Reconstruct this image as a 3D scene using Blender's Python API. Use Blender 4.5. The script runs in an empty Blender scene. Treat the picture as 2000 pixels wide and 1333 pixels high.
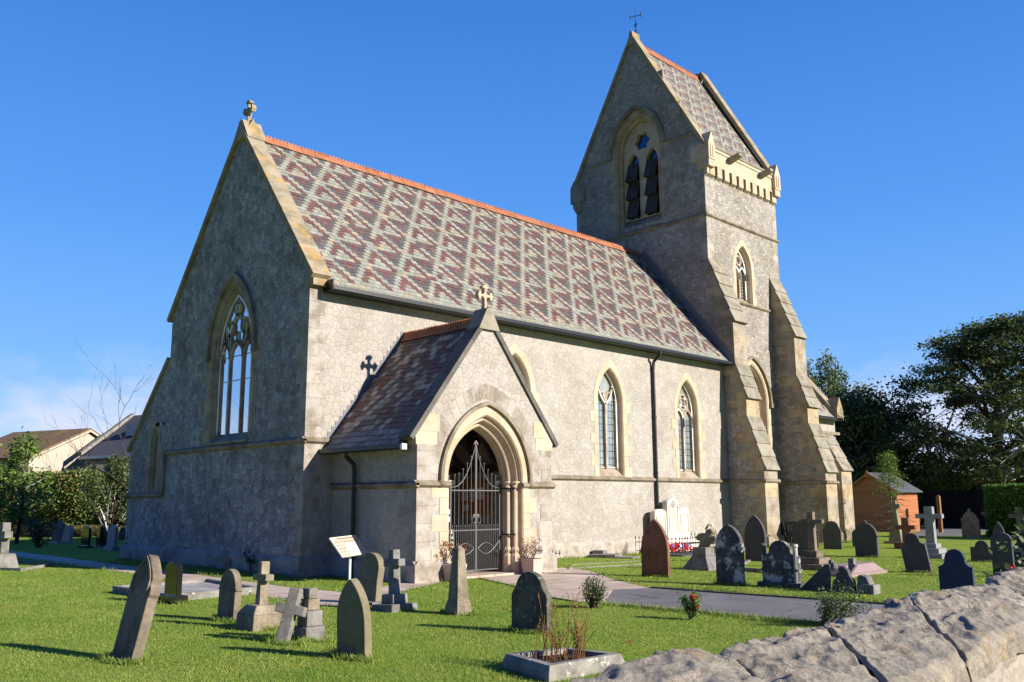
import bpy, bmesh, math, random
import numpy as np
from mathutils import Vector, Matrix, noise as mnoise
from mathutils.geometry import tessellate_polygon
random.seed(7); rng = np.random.default_rng(7)
RAD = math.radians
scene = bpy.context.scene
COL = scene.collection

# ------------------------------------------------------------------ camera
CAM = Vector((-11.598, -18.577, 1.7)); FPX = 1759.4
_y, _p, _r = RAD(45.079), RAD(10.084), RAD(-0.266)
FW = Vector((math.cos(_y)*math.cos(_p), math.sin(_y)*math.cos(_p), math.sin(_p)))
_ri = Vector((math.sin(_y), -math.cos(_y), 0)); _up = _ri.cross(FW)
RI = math.cos(_r)*_ri + math.sin(_r)*_up; UP = -math.sin(_r)*_ri + math.cos(_r)*_up
cd = bpy.data.cameras.new("camera"); cam = bpy.data.objects.new("camera", cd); COL.objects.link(cam)
cd.sensor_width = 36; cd.lens = FPX/2000*36; cd.clip_end = 3000; cd.clip_start = 0.05
cam.matrix_world = Matrix(((RI.x, UP.x, -FW.x, CAM.x), (RI.y, UP.y, -FW.y, CAM.y), (RI.z, UP.z, -FW.z, CAM.z), (0, 0, 0, 1)))
scene.camera = cam
# ------------------------------------------------------------------ sky and sun
SUN_EL = RAD(24.3); SUN_DIR = Vector((0.335, -0.942, 0)).normalized()      # horizontal direction towards the sun
w = bpy.data.worlds.new("World"); scene.world = w; w.use_nodes = True
_n = w.node_tree.nodes; _l = w.node_tree.links; _n.clear()
sky = _n.new("ShaderNodeTexSky"); sky.sky_type = 'NISHITA'; sky.sun_disc = False
sky.sun_elevation = SUN_EL; sky.sun_rotation = math.atan2(SUN_DIR.x, SUN_DIR.y)
sky.altitude = 0; sky.air_density = 1.0; sky.dust_density = 0.35; sky.ozone_density = 3.0
hs = _n.new("ShaderNodeHueSaturation"); hs.inputs['Saturation'].default_value = 1.06
bgn = _n.new("ShaderNodeBackground"); bgn.inputs['Strength'].default_value = 0.088
outw = _n.new("ShaderNodeOutputWorld")
# low cumulus near the horizon (direction based)
tcw = _n.new("ShaderNodeTexCoord"); mpw = _n.new("ShaderNodeMapping"); mpw.inputs['Scale'].default_value = (5.0, 5.0, 13.0); mpw.inputs['Location'].default_value = (2.9, 8.4, 0.2)
nzw = _n.new("ShaderNodeTexNoise"); nzw.inputs['Scale'].default_value = 1.15; nzw.inputs['Detail'].default_value = 7; nzw.inputs['Roughness'].default_value = 0.55
rpw = _n.new("ShaderNodeValToRGB"); rpw.color_ramp.elements[0].position = 0.47; rpw.color_ramp.elements[1].position = 0.62
sxw = _n.new("ShaderNodeSeparateXYZ"); mrw = _n.new("ShaderNodeMapRange")
mrw.inputs[1].default_value = 0.165; mrw.inputs[2].default_value = 0.07; mrw.inputs[3].default_value = 0.0; mrw.inputs[4].default_value = 1.0
muw = _n.new("ShaderNodeMath"); muw.operation = 'MULTIPLY'; mu2 = _n.new("ShaderNodeMath"); mu2.operation = 'MULTIPLY'; mu2.inputs[1].default_value = 0.9
mxw = _n.new("ShaderNodeMixRGB"); mxw.inputs['Color2'].default_value = (4.9, 5.2, 6.4, 1)
# deep blue gradient by elevation, mixed over the physical sky
grw = _n.new("ShaderNodeValToRGB"); sx2 = _n.new("ShaderNodeSeparateXYZ"); mx2 = _n.new("ShaderNodeMixRGB"); mx2.inputs[0].default_value = 0.88
_e = grw.color_ramp.elements
while len(_e) < 6: _e.new(.5)
for _k, (_p2, _c2) in enumerate([(0.0,(3.3,4.3,6.0)),(.05,(2.6,4.1,6.4)),(.15,(1.5,3.25,6.5)),(.30,(.92,2.45,6.1)),(.5,(.55,1.62,4.75)),(1.0,(.2,.8,3.0))]):
    _e[_k].position = _p2; _e[_k].color = _c2+(1,)
_l.new(tcw.outputs['Generated'], sx2.inputs[0]); _l.new(sx2.outputs[2], grw.inputs[0]); _l.new(grw.outputs[0], mx2.inputs['Color2']); _l.new(sky.outputs[0], mx2.inputs['Color1'])
# added dimming: unseen south west sky darkened and blued, cutting fill on the gable
dtw = _n.new("ShaderNodeVectorMath"); dtw.operation = 'DOT_PRODUCT'; dtw.inputs[1].default_value = (-.86,-.48,.12); _l.new(tcw.outputs['Generated'], dtw.inputs[0])
mdw = _n.new("ShaderNodeMapRange"); mdw.inputs[1].default_value = -.05; mdw.inputs[2].default_value = .75; mdw.inputs[3].default_value = 1.0; mdw.inputs[4].default_value = .30
_l.new(dtw.outputs['Value'], mdw.inputs[0]); mdm = _n.new("ShaderNodeVectorMath"); mdm.operation = 'SCALE'; _l.new(mx2.outputs[0], mdm.inputs[0]); _l.new(mdw.outputs[0], mdm.inputs['Scale'])
mtb = _n.new('ShaderNodeMixRGB'); mtb.blend_type = 'MULTIPLY'; mtb.inputs['Color2'].default_value = (.55,.85,1.45,1); mrt = _n.new('ShaderNodeMapRange'); mrt.inputs[1].default_value = -.05; mrt.inputs[2].default_value = .6; _l.new(dtw.outputs['Value'], mrt.inputs[0]); _l.new(mrt.outputs[0], mtb.inputs[0]); _l.new(mdm.outputs[0], mtb.inputs['Color1'])
_l.new(mtb.outputs[0], hs.inputs['Color']); _l.new(tcw.outputs['Generated'], mpw.inputs[0]); _l.new(mpw.outputs[0], nzw.inputs['Vector'])
_l.new(nzw.outputs[0], rpw.inputs[0]); _l.new(tcw.outputs['Generated'], sxw.inputs[0]); _l.new(sxw.outputs[2], mrw.inputs[0])
_l.new(rpw.outputs[0], muw.inputs[0]); _l.new(mrw.outputs[0], muw.inputs[1]); _l.new(muw.outputs[0], mu2.inputs[0])
_l.new(mu2.outputs[0], mxw.inputs[0]); _l.new(hs.outputs[0], mxw.inputs['Color1']); _l.new(mxw.outputs[0], bgn.inputs[0]); _l.new(bgn.outputs[0], outw.inputs[0])
sd = bpy.data.lights.new("sun", 'SUN'); sun = bpy.data.objects.new("sun", sd); COL.objects.link(sun)
sd.energy = 5.0; sd.angle = RAD(0.53); sd.color = (1.0, 0.91, 0.79)
_sv = Vector((SUN_DIR.x*math.cos(SUN_EL), SUN_DIR.y*math.cos(SUN_EL), math.sin(SUN_EL)))
sun.rotation_euler = _sv.to_track_quat('Z', 'Y').to_euler()
scene.view_settings.view_transform = 'Standard'; scene.view_settings.look = 'None'
scene.view_settings.exposure = 0.85; scene.view_settings.gamma = 1.0; scene.view_settings.use_curve_mapping = False

# ------------------------------------------------------------------ helpers
def ray(px, py):
    return FW + RI*((px-1000)/FPX) + UP*((666.5-py)/FPX)
def G(px, py, z=0.0):
    v = ray(px, py); t = (z-CAM.z)/v.z; return CAM+v*t
def HX(px, py, x): v = ray(px, py); return CAM+v*((x-CAM.x)/v.x)
def HY(px, py, y): v = ray(px, py); return CAM+v*((y-CAM.y)/v.y)
def hgt(b, py_top, px=None):
    """height above base point b at which the vertical through b reaches image row py_top"""
    lo, hi = 0.0, 30.0
    for _ in range(40):
        m = (lo+hi)/2; q = Vector((b.x, b.y, b.z+m))-CAM
        y = 666.5-FPX*q.dot(UP)/q.dot(FW)
        if y > py_top: lo = m
        else: hi = m
    return lo

class MB:
    def __init__(s): s.v = []; s.f = []; s.c = []
    def add(s, vs, fs, c=None):
        o = len(s.v); s.v += [tuple(p) for p in vs]
        for f in fs: s.f.append([o+i for i in f]); s.c.append(c)
    def box(s, x0, x1, y0, y1, z0, z1, c=None):
        s.add([(x0,y0,z0),(x1,y0,z0),(x1,y1,z0),(x0,y1,z0),(x0,y0,z1),(x1,y0,z1),(x1,y1,z1),(x0,y1,z1)],
              [(0,3,2,1),(4,5,6,7),(0,1,5,4),(1,2,6,5),(2,3,7,6),(3,0,4,7)], c)
    def prism(s, poly, fn, d0, d1, c=None):
        n = len(poly)
        s.add([fn(u,w_,d0) for u,w_ in poly]+[fn(u,w_,d1) for u,w_ in poly],
              [list(range(n)), list(range(2*n-1, n-1, -1))]+[(i,(i+1)%n,n+(i+1)%n,n+i) for i in range(n)], c)
    def taper(s, poly0, z0, poly1, z1, c=None):
        n = len(poly0)
        s.add([(x,y,z0) for x,y in poly0]+[(x,y,z1) for x,y in poly1],
              [list(range(n))[::-1], list(range(n,2*n))]+[(i,(i+1)%n,n+(i+1)%n,n+i) for i in range(n)], c)
    def holed(s, outline, holes, fn, d):
        loops = [[Vector((u,w_,0)) for u,w_ in l] for l in [outline]+holes]
        tris = tessellate_polygon(loops); flat = [p for l in loops for p in l]
        s.add([fn(p.x,p.y,d) for p in flat], [tuple(t) for t in tris])
    def strip(s, A, B, closed=False, c=None):
        n = len(A); m = n if closed else n-1
        s.add(list(A)+list(B), [(i,(i+1)%n,n+(i+1)%n,n+i) for i in range(m)], c)
    def tube(s, pts, r, n=6, r1=None, cap=True, c=None):
        pts = [Vector(p) for p in pts]; rings = []; up = None
        for i, p in enumerate(pts):
            t = (pts[min(i+1,len(pts)-1)]-pts[max(i-1,0)])
            if t.length < 1e-9: t = Vector((0,0,1))
            t.normalize()
            if up is None: up = Vector((0,0,1)) if abs(t.z) < .9 else Vector((1,0,0))
            a = t.cross(up)
            if a.length < 1e-6: a = t.orthogonal()
            a.normalize(); b = t.cross(a); up = b.cross(t) if False else up
            rr = r if r1 is None else r+(r1-r)*i/max(1,len(pts)-1)
            if isinstance(r, (list,tuple)): rr = r[i]
            rings.append([p+(a*math.cos(2*math.pi*k/n)+b*math.sin(2*math.pi*k/n))*rr for k in range(n)])
        vs = [q for R_ in rings for q in R_]; fs = []
        for i in range(len(pts)-1):
            for k in range(n): fs.append((i*n+k, i*n+(k+1)%n, (i+1)*n+(k+1)%n, (i+1)*n+k))
        if cap: fs += [list(range(n))[::-1], list(range((len(pts)-1)*n, len(pts)*n))]
        s.add(vs, fs, c)
    def ribbon(s, path, wd, fn, d0, d1, closed=False, c=None):
        P = [Vector((a,b)) for a,b in path]; n = len(P); L = []; R_ = []
        for i in range(n):
            if closed: a, b = P[i-1], P[(i+1)%n]
            else: a, b = P[max(i-1,0)], P[min(i+1,n-1)]
            t = (b-a); t.normalize() if t.length > 1e-9 else None
            nn = Vector((-t.y,t.x)); L.append(P[i]+nn*wd/2); R_.append(P[i]-nn*wd/2)
        f = lambda Q, d: [fn(q.x,q.y,d) for q in Q]
        s.strip(f(L,d0), f(R_,d0), closed, c); s.strip(f(L,d0), f(L,d1), closed, c); s.strip(f(R_,d0), f(R_,d1), closed, c); s.strip(f(L,d1), f(R_,d1), closed, c)
        if not closed:
            for k in (0,-1): s.add([fn(L[k].x,L[k].y,d0),fn(R_[k].x,R_[k].y,d0),fn(R_[k].x,R_[k].y,d1),fn(L[k].x,L[k].y,d1)],[(0,1,2,3)],c)
    def ball(s, p, r, n=8, m=6, sc=(1,1,1), c=None):
        vs = [(p[0],p[1],p[2]+r*sc[2])]; fs = []
        for i in range(1,m):
            a = math.pi*i/m
            for k in range(n):
                b = 2*math.pi*k/n; vs.append((p[0]+r*sc[0]*math.sin(a)*math.cos(b), p[1]+r*sc[1]*math.sin(a)*math.sin(b), p[2]+r*sc[2]*math.cos(a)))
        vs.append((p[0],p[1],p[2]-r*sc[2])); e = len(vs)-1
        for k in range(n): fs.append((0,1+k,1+(k+1)%n)); fs.append((e,e-n+(k+1)%n,e-n+k))
        for i in range(m-2):
            for k in range(n): fs.append((1+i*n+k,1+(i+1)*n+k,1+(i+1)*n+(k+1)%n,1+i*n+(k+1)%n))
        s.add(vs, fs, c)
    def build(s, name, mat, parent=None, smooth=False, bevel=0, seg=2, recalc=True):
        me = bpy.data.meshes.new(name); me.from_pydata(s.v, [], s.f)
        if recalc and len(s.f) < 60000:
            b = bmesh.new(); b.from_mesh(me); bmesh.ops.recalc_face_normals(b, faces=b.faces); b.to_mesh(me); b.free()
        if any(c is not None for c in s.c):
            at = me.color_attributes.new('Col', 'FLOAT_COLOR', 'CORNER')
            cs = np.ones((len(me.loops),4), np.float32); k = 0
            for f, c in zip(s.f, s.c):
                if c is not None: cs[k:k+len(f),:3] = c
                k += len(f)
            at.data.foreach_set('color', cs.ravel())
        me.update(); me.materials.append(mat)
        o = bpy.data.objects.new(name, me); COL.objects.link(o)
        if parent: o.parent = parent
        if smooth:
            me.polygons.foreach_set('use_smooth', [True]*len(me.polygons))
        if bevel:
            m = o.modifiers.new('bevel','BEVEL'); m.width = bevel; m.segments = seg; m.limit_method = 'ANGLE'; m.angle_limit = RAD(35)
        return o

def tag(o, label=None, cat=None, group=None, kind=None):
    if label: o['label'] = label
    if cat: o['category'] = cat
    if group: o['group'] = group
    if kind: o['kind'] = kind
    return o
def empty(name, loc=(0,0,0), rz=0):
    o = bpy.data.objects.new(name, None); COL.objects.link(o); o.location = loc; o.rotation_euler = (0,0,rz); o.empty_display_size = .2; return o

# ------------------------------------------------------------------ materials
class NT:
    def __init__(s, name, rough=.85, spec=.3):
        s.m = bpy.data.materials.new(name); s.m.use_nodes = True; s.t = s.m.node_tree
        s.b = s.t.nodes['Principled BSDF']; s.b.inputs['Roughness'].default_value = rough; s.b.inputs['Specular IOR Level'].default_value = spec
    def n(s, ty, props=None, **ins):
        nd = s.t.nodes.new('ShaderNode'+ty)
        for k, v in (props or {}).items(): setattr(nd, k, v)
        for k, v in ins.items():
            sock = nd.inputs[int(k[1:])] if k[0] == 'i' and k[1:].isdigit() else nd.inputs[k]
            s.set(sock, v)
        return nd
    def set(s, sock, v):
        if isinstance(v, bpy.types.NodeSocket): s.t.links.new(v, sock)
        elif isinstance(v, bpy.types.Node): s.t.links.new(v.outputs[0], sock)
        else:
            if isinstance(v, tuple) and len(v) == 3 and sock.type == 'RGBA': v = v+(1,)
            sock.default_value = v
    def ramp(s, fac, stops, interp='LINEAR'):
        nd = s.t.nodes.new('ShaderNodeValToRGB'); cr = nd.color_ramp; cr.interpolation = interp
        while len(cr.elements) < len(stops): cr.elements.new(.5)
        for e, (p, c) in zip(cr.elements, stops): e.position = p; e.color = (c+(1,)) if isinstance(c, tuple) else (c,c,c,1)
        s.set(nd.inputs[0], fac); return nd.outputs[0]
    def mix(s, f, a, b, bt='MIX'):
        return s.n('MixRGB', {'blend_type': bt}, Fac=f, Color1=a, Color2=b).outputs[0]
    def math(s, op, a, b=0.0): return s.n('Math', {'operation': op}, i0=a, i1=b).outputs[0]
    def noise(s, vec, scale, det=4, rough=.55, dist=0): return s.n('TexNoise', None, Vector=vec, Scale=scale, Detail=det, Roughness=rough, Distortion=dist)
    def obj(s): return s.n('TexCoord').outputs['Object']
    def base(s, c): s.set(s.b.inputs['Base Color'], c)
    def bump(s, h, st=.5, dist=.02):
        s.set(s.b.inputs['Normal'], s.n('Bump', None, Strength=st, Distance=dist, Height=h).outputs[0])
    def wallvec(s):
        sp = s.n('SeparateXYZ', None, i0=s.obj()); u = s.math('ADD', sp.outputs[0], sp.outputs[1])
        return s.n('CombineXYZ', None, i0=u, i1=sp.outputs[2]).outputs[0]

def mat_rubble(name, cols, joint, scale=3.6, stretch=1.0, rnd=1.0, jw=.03, stain=(.78,.76,.72), bump=.6, lv=(.84,1.09)):
    t = NT(name, .9, .2); v = t.wallvec()
    nz = t.noise(v, 2.2, 2); v2 = t.n('VectorMath', {'operation':'MULTIPLY_ADD'}, i0=nz.outputs[1], i1=(.22,.22,0), i2=v).outputs[0]
    nz2 = t.noise(v, 9, 3, .6); v2 = t.n('VectorMath', {'operation':'MULTIPLY_ADD'}, i0=nz2.outputs[1], i1=(.075,.075,0), i2=v2).outputs[0]
    v2 = t.n('VectorMath', {'operation':'MULTIPLY'}, i0=v2, i1=(1,stretch,1)).outputs[0]
    vf = t.n('TexVoronoi', {'voronoi_dimensions':'2D','feature':'F1'}, Vector=v2, Scale=scale, Randomness=rnd)
    ve = t.n('TexVoronoi', {'voronoi_dimensions':'2D','feature':'DISTANCE_TO_EDGE'}, Vector=v2, Scale=scale, Randomness=rnd)
    rv = t.n('SeparateColor', None, i0=vf.outputs['Color'])
    k = len(cols); col = t.ramp(rv.outputs[0], [((i+.5)/k, c) for i, c in enumerate(cols)], 'LINEAR')
    lum = t.ramp(rv.outputs[2], [(.0,(lv[0],lv[0],lv[0]*1.01)),(.5,(1,1,1)),(1.0,(lv[1],lv[1],lv[1]*.99))]); col = t.mix(1.0, col, lum, 'MULTIPLY')
    fine = t.noise(t.obj(), 34, 6, .75); col = t.mix(.6, col, t.ramp(fine.outputs[0], [(.32,(.5,.5,.5)),(.68,(1.06,1.06,1.06))]), 'MULTIPLY')
    big = t.noise(t.obj(), .55, 6, .65); col = t.mix(1.0, col, t.ramp(big.outputs[0], [(.36,stain),(.58,(1,1,1))]), 'MULTIPLY')
    vs = t.n('VectorMath', {'operation':'MULTIPLY'}, i0=t.obj(), i1=(2.6,2.6,.35)).outputs[0]; st = t.noise(vs, 1.6, 6, .7)
    col = t.mix(t.ramp(st.outputs[0], [(.62,0.0),(.78,.40)]), col, (.17,.16,.145))
    jn = t.noise(t.obj(), 1.9, 4, .65)
    jm2 = t.n('MapRange', None, i0=ve.outputs[0], i1=jw*.2, i2=jw*1.3, i3=1.0, i4=0.0).outputs[0]
    jf = t.math('MULTIPLY', jm2, t.ramp(jn.outputs[0], [(.38,.12),(.60,1.0)]))
    t.base(t.mix(jf, col, joint))
    h = t.math('ADD', t.n('MapRange', None, i0=ve.outputs[0], i1=0.0, i2=.10, i3=0.0, i4=1.0).outputs[0], t.math('MULTIPLY', fine.outputs[0], .8))
    h = t.math('ADD', h, t.math('MULTIPLY', rv.outputs[1], .8))
    t.bump(h, bump, .03); return t.m

def mat_dressed(name, cols, rough=.88, stain=(.55,.5,.42), nsc=30, amt=.45, bump=.35, lichen=None, island=True):
    t = NT(name, rough, .2); o = t.obj()
    if island: r = t.n('NewGeometry').outputs['Random Per Island']
    else: r = t.n('ObjectInfo').outputs['Random']
    k = len(cols); col = t.ramp(r, [((i+.5)/k, c) for i, c in enumerate(cols)])
    f = t.noise(o, nsc, 6, .7); col = t.mix(amt, col, t.ramp(f.outputs[0], [(.3,(.5,.5,.5)),(.7,(1.05,1.05,1.05))]), 'MULTIPLY')
    b = t.noise(o, 2.1, 5, .65); col = t.mix(.8, col, t.ramp(b.outputs[0], [(.38,stain),(.56,(1,1,1))]), 'MULTIPLY')
    if lichen:
        l = t.noise(o, lichen[1], 6, .7); col = t.mix(t.ramp(l.outputs[0], [(lichen[2],0.0),(lichen[2]+.13,.95)]), col, lichen[0])
    t.base(col); t.bump(t.math('ADD', f.outputs[0], t.math('MULTIPLY', b.outputs[0], 1.5)), bump, .012); return t.m

def mat_plain(name, c, rough=.6, spec=.4, metal=0, var=.25, nsc=25):
    t = NT(name, rough, spec); t.b.inputs['Metallic'].default_value = metal
    f = t.noise(t.obj(), nsc, 4); t.base(t.mix(var, c, t.ramp(f.outputs[0], [(.3,(.3,.3,.3)),(.7,(1.1,1.1,1.1))]), 'MULTIPLY')); return t.m

M = {}
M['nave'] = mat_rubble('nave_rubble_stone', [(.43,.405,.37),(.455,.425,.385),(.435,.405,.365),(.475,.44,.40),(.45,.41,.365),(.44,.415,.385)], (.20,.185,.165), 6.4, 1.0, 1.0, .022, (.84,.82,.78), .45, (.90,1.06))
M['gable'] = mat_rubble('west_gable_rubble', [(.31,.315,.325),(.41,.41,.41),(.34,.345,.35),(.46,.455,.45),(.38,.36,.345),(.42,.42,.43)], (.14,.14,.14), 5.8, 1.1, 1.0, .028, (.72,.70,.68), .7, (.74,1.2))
M['tower'] = mat_rubble('tower_coursed_rubble', [(.31,.29,.275),(.42,.39,.35),(.35,.33,.305),(.46,.425,.385),(.38,.345,.30)], (.13,.12,.11), 5.4, 1.35, .75, .036)
M['quoin'] = mat_dressed('limestone_quoin', [(.37,.345,.31),(.42,.39,.35),(.45,.415,.365),(.39,.355,.315)])
M['ashlar'] = mat_dressed('buff_sandstone_ashlar', [(.33,.29,.235),(.47,.375,.255),(.44,.36,.25),(.38,.33,.26),(.5,.4,.27),(.36,.32,.26)], stain=(.62,.54,.44))
M['sand'] = mat_dressed('pale_sandstone_dressing', [(.53,.43,.32),(.56,.455,.34),(.50,.41,.31)], amt=.25, stain=(.82,.77,.68), bump=.15)
M['weather'] = mat_dressed('weathered_slope_stone', [(.30,.275,.225),(.34,.31,.25),(.28,.26,.215)], stain=(.55,.52,.4))
M['coping'] = mat_dressed('gable_coping_stone', [(.33,.285,.205),(.38,.325,.23),(.31,.275,.21)], stain=(.6,.55,.42), lichen=((.44,.245,.05),2.6,.53))
M['string'] = mat_dressed('string_course_stone', [(.27,.235,.18),(.31,.27,.205)], stain=(.5,.46,.38))
M['darkcop'] = mat_dressed('dark_porch_coping', [(.13,.125,.115),(.16,.15,.135)], stain=(.6,.6,.6))  # shade of the west slope put into this dark coping colour
M['tracery'] = mat_dressed('tracery_stone', [(.40,.32,.235)], amt=.35)
M['terracotta'] = mat_dressed('terracotta_ridge', [(.36,.145,.08),(.41,.17,.095),(.32,.13,.07)], stain=(.75,.7,.65), amt=.35)
M['black'] = mat_plain('black_painted_iron', (.012,.012,.014), .35, .5, 0, .2)
M['lead'] = mat_plain('lead_flashing', (.16,.17,.19), .55, .4)
M['iron'] = mat_plain('grey_painted_iron', (.15,.155,.16), .4, .5, .3, .25)
M['woodlouvre'] = mat_dressed('weathered_louvre_wood', [(.05,.048,.05),(.07,.066,.066)], stain=(.6,.6,.6), nsc=18)
M['oak'] = mat_dressed('orange_oak', [(.50,.20,.05),(.46,.18,.045)], rough=.5)
M['darkwood'] = mat_plain('dark_door_wood', (.05,.032,.022), .6)
M['white'] = mat_plain('white_painted', (.75,.75,.74), .5, .4, 0, .1)

def mat_slate():
    t = NT('roof_slate', .7, .3); o = t.obj(); a = t.n('Attribute', {'attribute_name':'Col'}).outputs[0]
    f = t.noise(o, 26, 5, .7); c = t.mix(.4, a, t.ramp(f.outputs[0], [(.3,(.55,.55,.55)),(.7,(1.1,1.1,1.1))]), 'MULTIPLY')
    l = t.noise(o, 7, 6, .75); c = t.mix(t.ramp(l.outputs[0], [(.60,0.0),(.70,.75)]), c, (.27,.165,.075))
    l2 = t.noise(o, 3.1, 6, .7); c = t.mix(t.ramp(l2.outputs[0], [(.62,0.0),(.74,.6)]), c, (.10,.095,.085))
    t.base(c); t.bump(f.outputs[0], .25, .008); return t.m
M['slate'] = mat_slate()
def mat_glass(name, tint, cell, refl, lead=.02, lc=(.03,.035,.04)):
    t = NT(name, .12, .5); v = t.wallvec()
    br = t.n('TexBrick', {'offset':0.0}, Vector=v, Color1=tint, Color2=tuple(x*.75 for x in tint), Mortar=lc, Scale=1.0)
    br.inputs['Mortar Size'].default_value = lead; br.inputs['Brick Width'].default_value = cell[0]; br.inputs['Row Height'].default_value = cell[1]; br.inputs['Mortar Smooth'].default_value = .3
    nz = t.noise(t.obj(), 1.3, 3); c = t.mix(.6, br.outputs[0], t.ramp(nz.outputs[0], [(.35,(.35,.4,.45)),(.65,(1.2,1.2,1.2))]), 'MULTIPLY')
    t.base(c)
    gl = t.n('BsdfGlossy', None, Color=(.93,.95,1.0), Roughness=.06)
    w2 = t.noise(t.obj(), 4, 2); bp = t.n('Bump', None, Strength=.15, Distance=.02, Height=w2.outputs[0]); t.set(gl.inputs['Normal'], bp.outputs[0])
    ms = t.n('MixShader', None, i0=refl, i1=t.b.outputs[0], i2=gl.outputs[0])
    t.t.links.new(ms.outputs[0], t.t.nodes['Material Output'].inputs['Surface']); return t.m
M['glass_s'] = mat_glass('leaded_pale_glass', (.30,.36,.38), (.16,.22), .25, .014)
M['glass_w'] = mat_glass('protective_glazing', (.10,.12,.16), (5.,5.), .72, .0)
M['glass_top'] = mat_glass('pale_tracery_glass', (.42,.44,.40), (5.,5.), .15, 0.0)
M['glass_b'] = mat_glass('dark_belfry_glass', (.008,.02,.05), (5.,5.), .10, 0.0)  # dark blue base stands in for shade and sky inside the belfry
M['glass_t'] = mat_glass('dark_leaded_glass', (.06,.065,.07), (.12,.13), .15, .02, (.32,.3,.27))

# gravestones: colour from the object itself, speckled lichen
def mat_grave(name, c, lich=(.5,.5,.44), th=.62, dark=.5, sc=9, rough=.9, gl=None):
    t = NT(name, rough, .25); oi = t.n('ObjectInfo'); o = t.n('VectorMath', {'operation':'ADD'}, i0=t.obj(), i1=oi.outputs['Location']).outputs[0]
    f = t.noise(o, 45, 5, .75); b = t.noise(o, 3.2, 6, .7)
    col = t.mix(.6, c, t.ramp(f.outputs[0], [(.3,(.5,.5,.5)),(.7,(1.15,1.15,1.15))]), 'MULTIPLY')
    col = t.mix(1.0, col, t.ramp(b.outputs[0], [(.35,(dark,)*3),(.6,(1,1,1))]), 'MULTIPLY')
    l = t.noise(o, sc, 8, .75); col = t.mix(t.ramp(l.outputs[0], [(th,0.0),(th+.05,.85)]), col, lich)
    t.base(col); t.bump(t.math('ADD', f.outputs[0], b.outputs[0]), .35, .01); return t.m
M['g_brown'] = mat_grave('brown_sandstone', (.24,.195,.145), (.42,.38,.28), .66)
M['g_tan'] = mat_grave('tan_sandstone', (.33,.28,.20), (.5,.47,.36), .64)
M['g_olive'] = mat_grave('mossy_sandstone', (.25,.22,.14), (.16,.17,.06), .6, .7, 3)
M['g_slate'] = mat_grave('dark_slate_stone', (.095,.093,.10), (.2,.2,.18), .72, .75)
M['g_blue'] = mat_grave('blue_slate_stone', (.05,.065,.10), (.12,.12,.12), .78, .8)
M['g_grey'] = mat_grave('grey_limestone', (.26,.25,.235), (.42,.42,.4), .64, .5)
M['g_mottle'] = mat_grave('lichen_mottled_stone', (.14,.135,.105), (.40,.40,.33), .585, .4, 14)
M['g_marble'] = mat_grave('weathered_white_marble', (.11,.11,.115), (.52,.51,.50), .53, .5, 3.4)
M['g_marble_clean'] = mat_grave('white_marble_edge', (.62,.60,.56), (.3,.3,.3), .66, .6, 5)
M['g_red'] = mat_grave('red_sandstone', (.24,.115,.075), (.2,.12,.07), .62, .6, 4)
M['g_pink'] = mat_grave('pink_granite', (.36,.26,.24), (.45,.38,.36), .64, .8, 30, .45)
M['g_white'] = mat_grave('pale_portland_stone', (.66,.61,.52), (.5,.46,.38), .72, .9)
M['g_granite'] = mat_grave('grey_granite', (.30,.30,.31), (.5,.5,.5), .64, .85, 40, .5)
M['g_black'] = mat_plain('polished_black_granite', (.012,.012,.012), .08, .6, 0, .1)
M['concrete'] = mat_grave('old_concrete', (.30,.285,.25), (.6,.59,.54), .58, .5, 8)
M['kerbdark'] = mat_grave('dark_kerb', (.09,.088,.08), (.2,.2,.18), .7, .6)

# ------------------------------------------------------------------ ground, paths
def mat_grass():
    t = NT('mown_grass_ground', .95, .1); o = t.obj()
    a = t.noise(o, .35, 5, .6); b = t.noise(o, 9, 5, .7); d = t.noise(o, 60, 3, .7)
    c = t.mix(t.ramp(a.outputs[0], [(.35,0.0),(.65,1.0)]), (.23,.36,.035), (.32,.40,.07))
    c = t.mix(.7, c, t.ramp(b.outputs[0], [(.3,(.6,.65,.6)),(.7,(1.15,1.1,1.1))]), 'MULTIPLY')
    c = t.mix(.8, c, t.ramp(d.outputs[0], [(.3,(.45,.5,.45)),(.65,(1.2,1.15,1.1))]), 'MULTIPLY')
    s = t.noise(o, 1.7, 4, .7); c = t.mix(t.ramp(s.outputs[0], [(.66,0.0),(.74,.55)]), c, (.38,.33,.15))
    t.base(c); t.bump(t.math('ADD', d.outputs[0], b.outputs[0]), .9, .04); return t.m
M['grass'] = mat_grass()
def mat_flags():
    t = NT('pinkish_flagstones', .9, .2); o = t.obj()
    mp = t.n('Mapping', None, Vector=o, Rotation=(0,0,RAD(0)))
    br = t.n('TexBrick', {'offset':.5}, Vector=mp, Color1=(.52,.42,.335), Color2=(.60,.49,.40), Mortar=(.16,.14,.12), Scale=1.0)
    br.inputs['Mortar Size'].default_value = .012; br.inputs['Brick Width'].default_value = .9; br.inputs['Row Height'].default_value = .6; br.inputs['Bias'].default_value = .1
    f = t.noise(o, 30, 5, .7); b = t.noise(o, 1.4, 5)
    c = t.mix(.4, br.outputs[0], t.ramp(f.outputs[0], [(.3,(.6,.6,.6)),(.7,(1.1,1.1,1.1))]), 'MULTIPLY')
    c = t.mix(.8, c, t.ramp(b.outputs[0], [(.35,(.7,.68,.66)),(.6,(1,1,1))]), 'MULTIPLY'); t.base(c)
    t.bump(t.math('SUBTRACT', f.outputs[0], br.outputs[1]), .3, .01); return t.m
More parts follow.
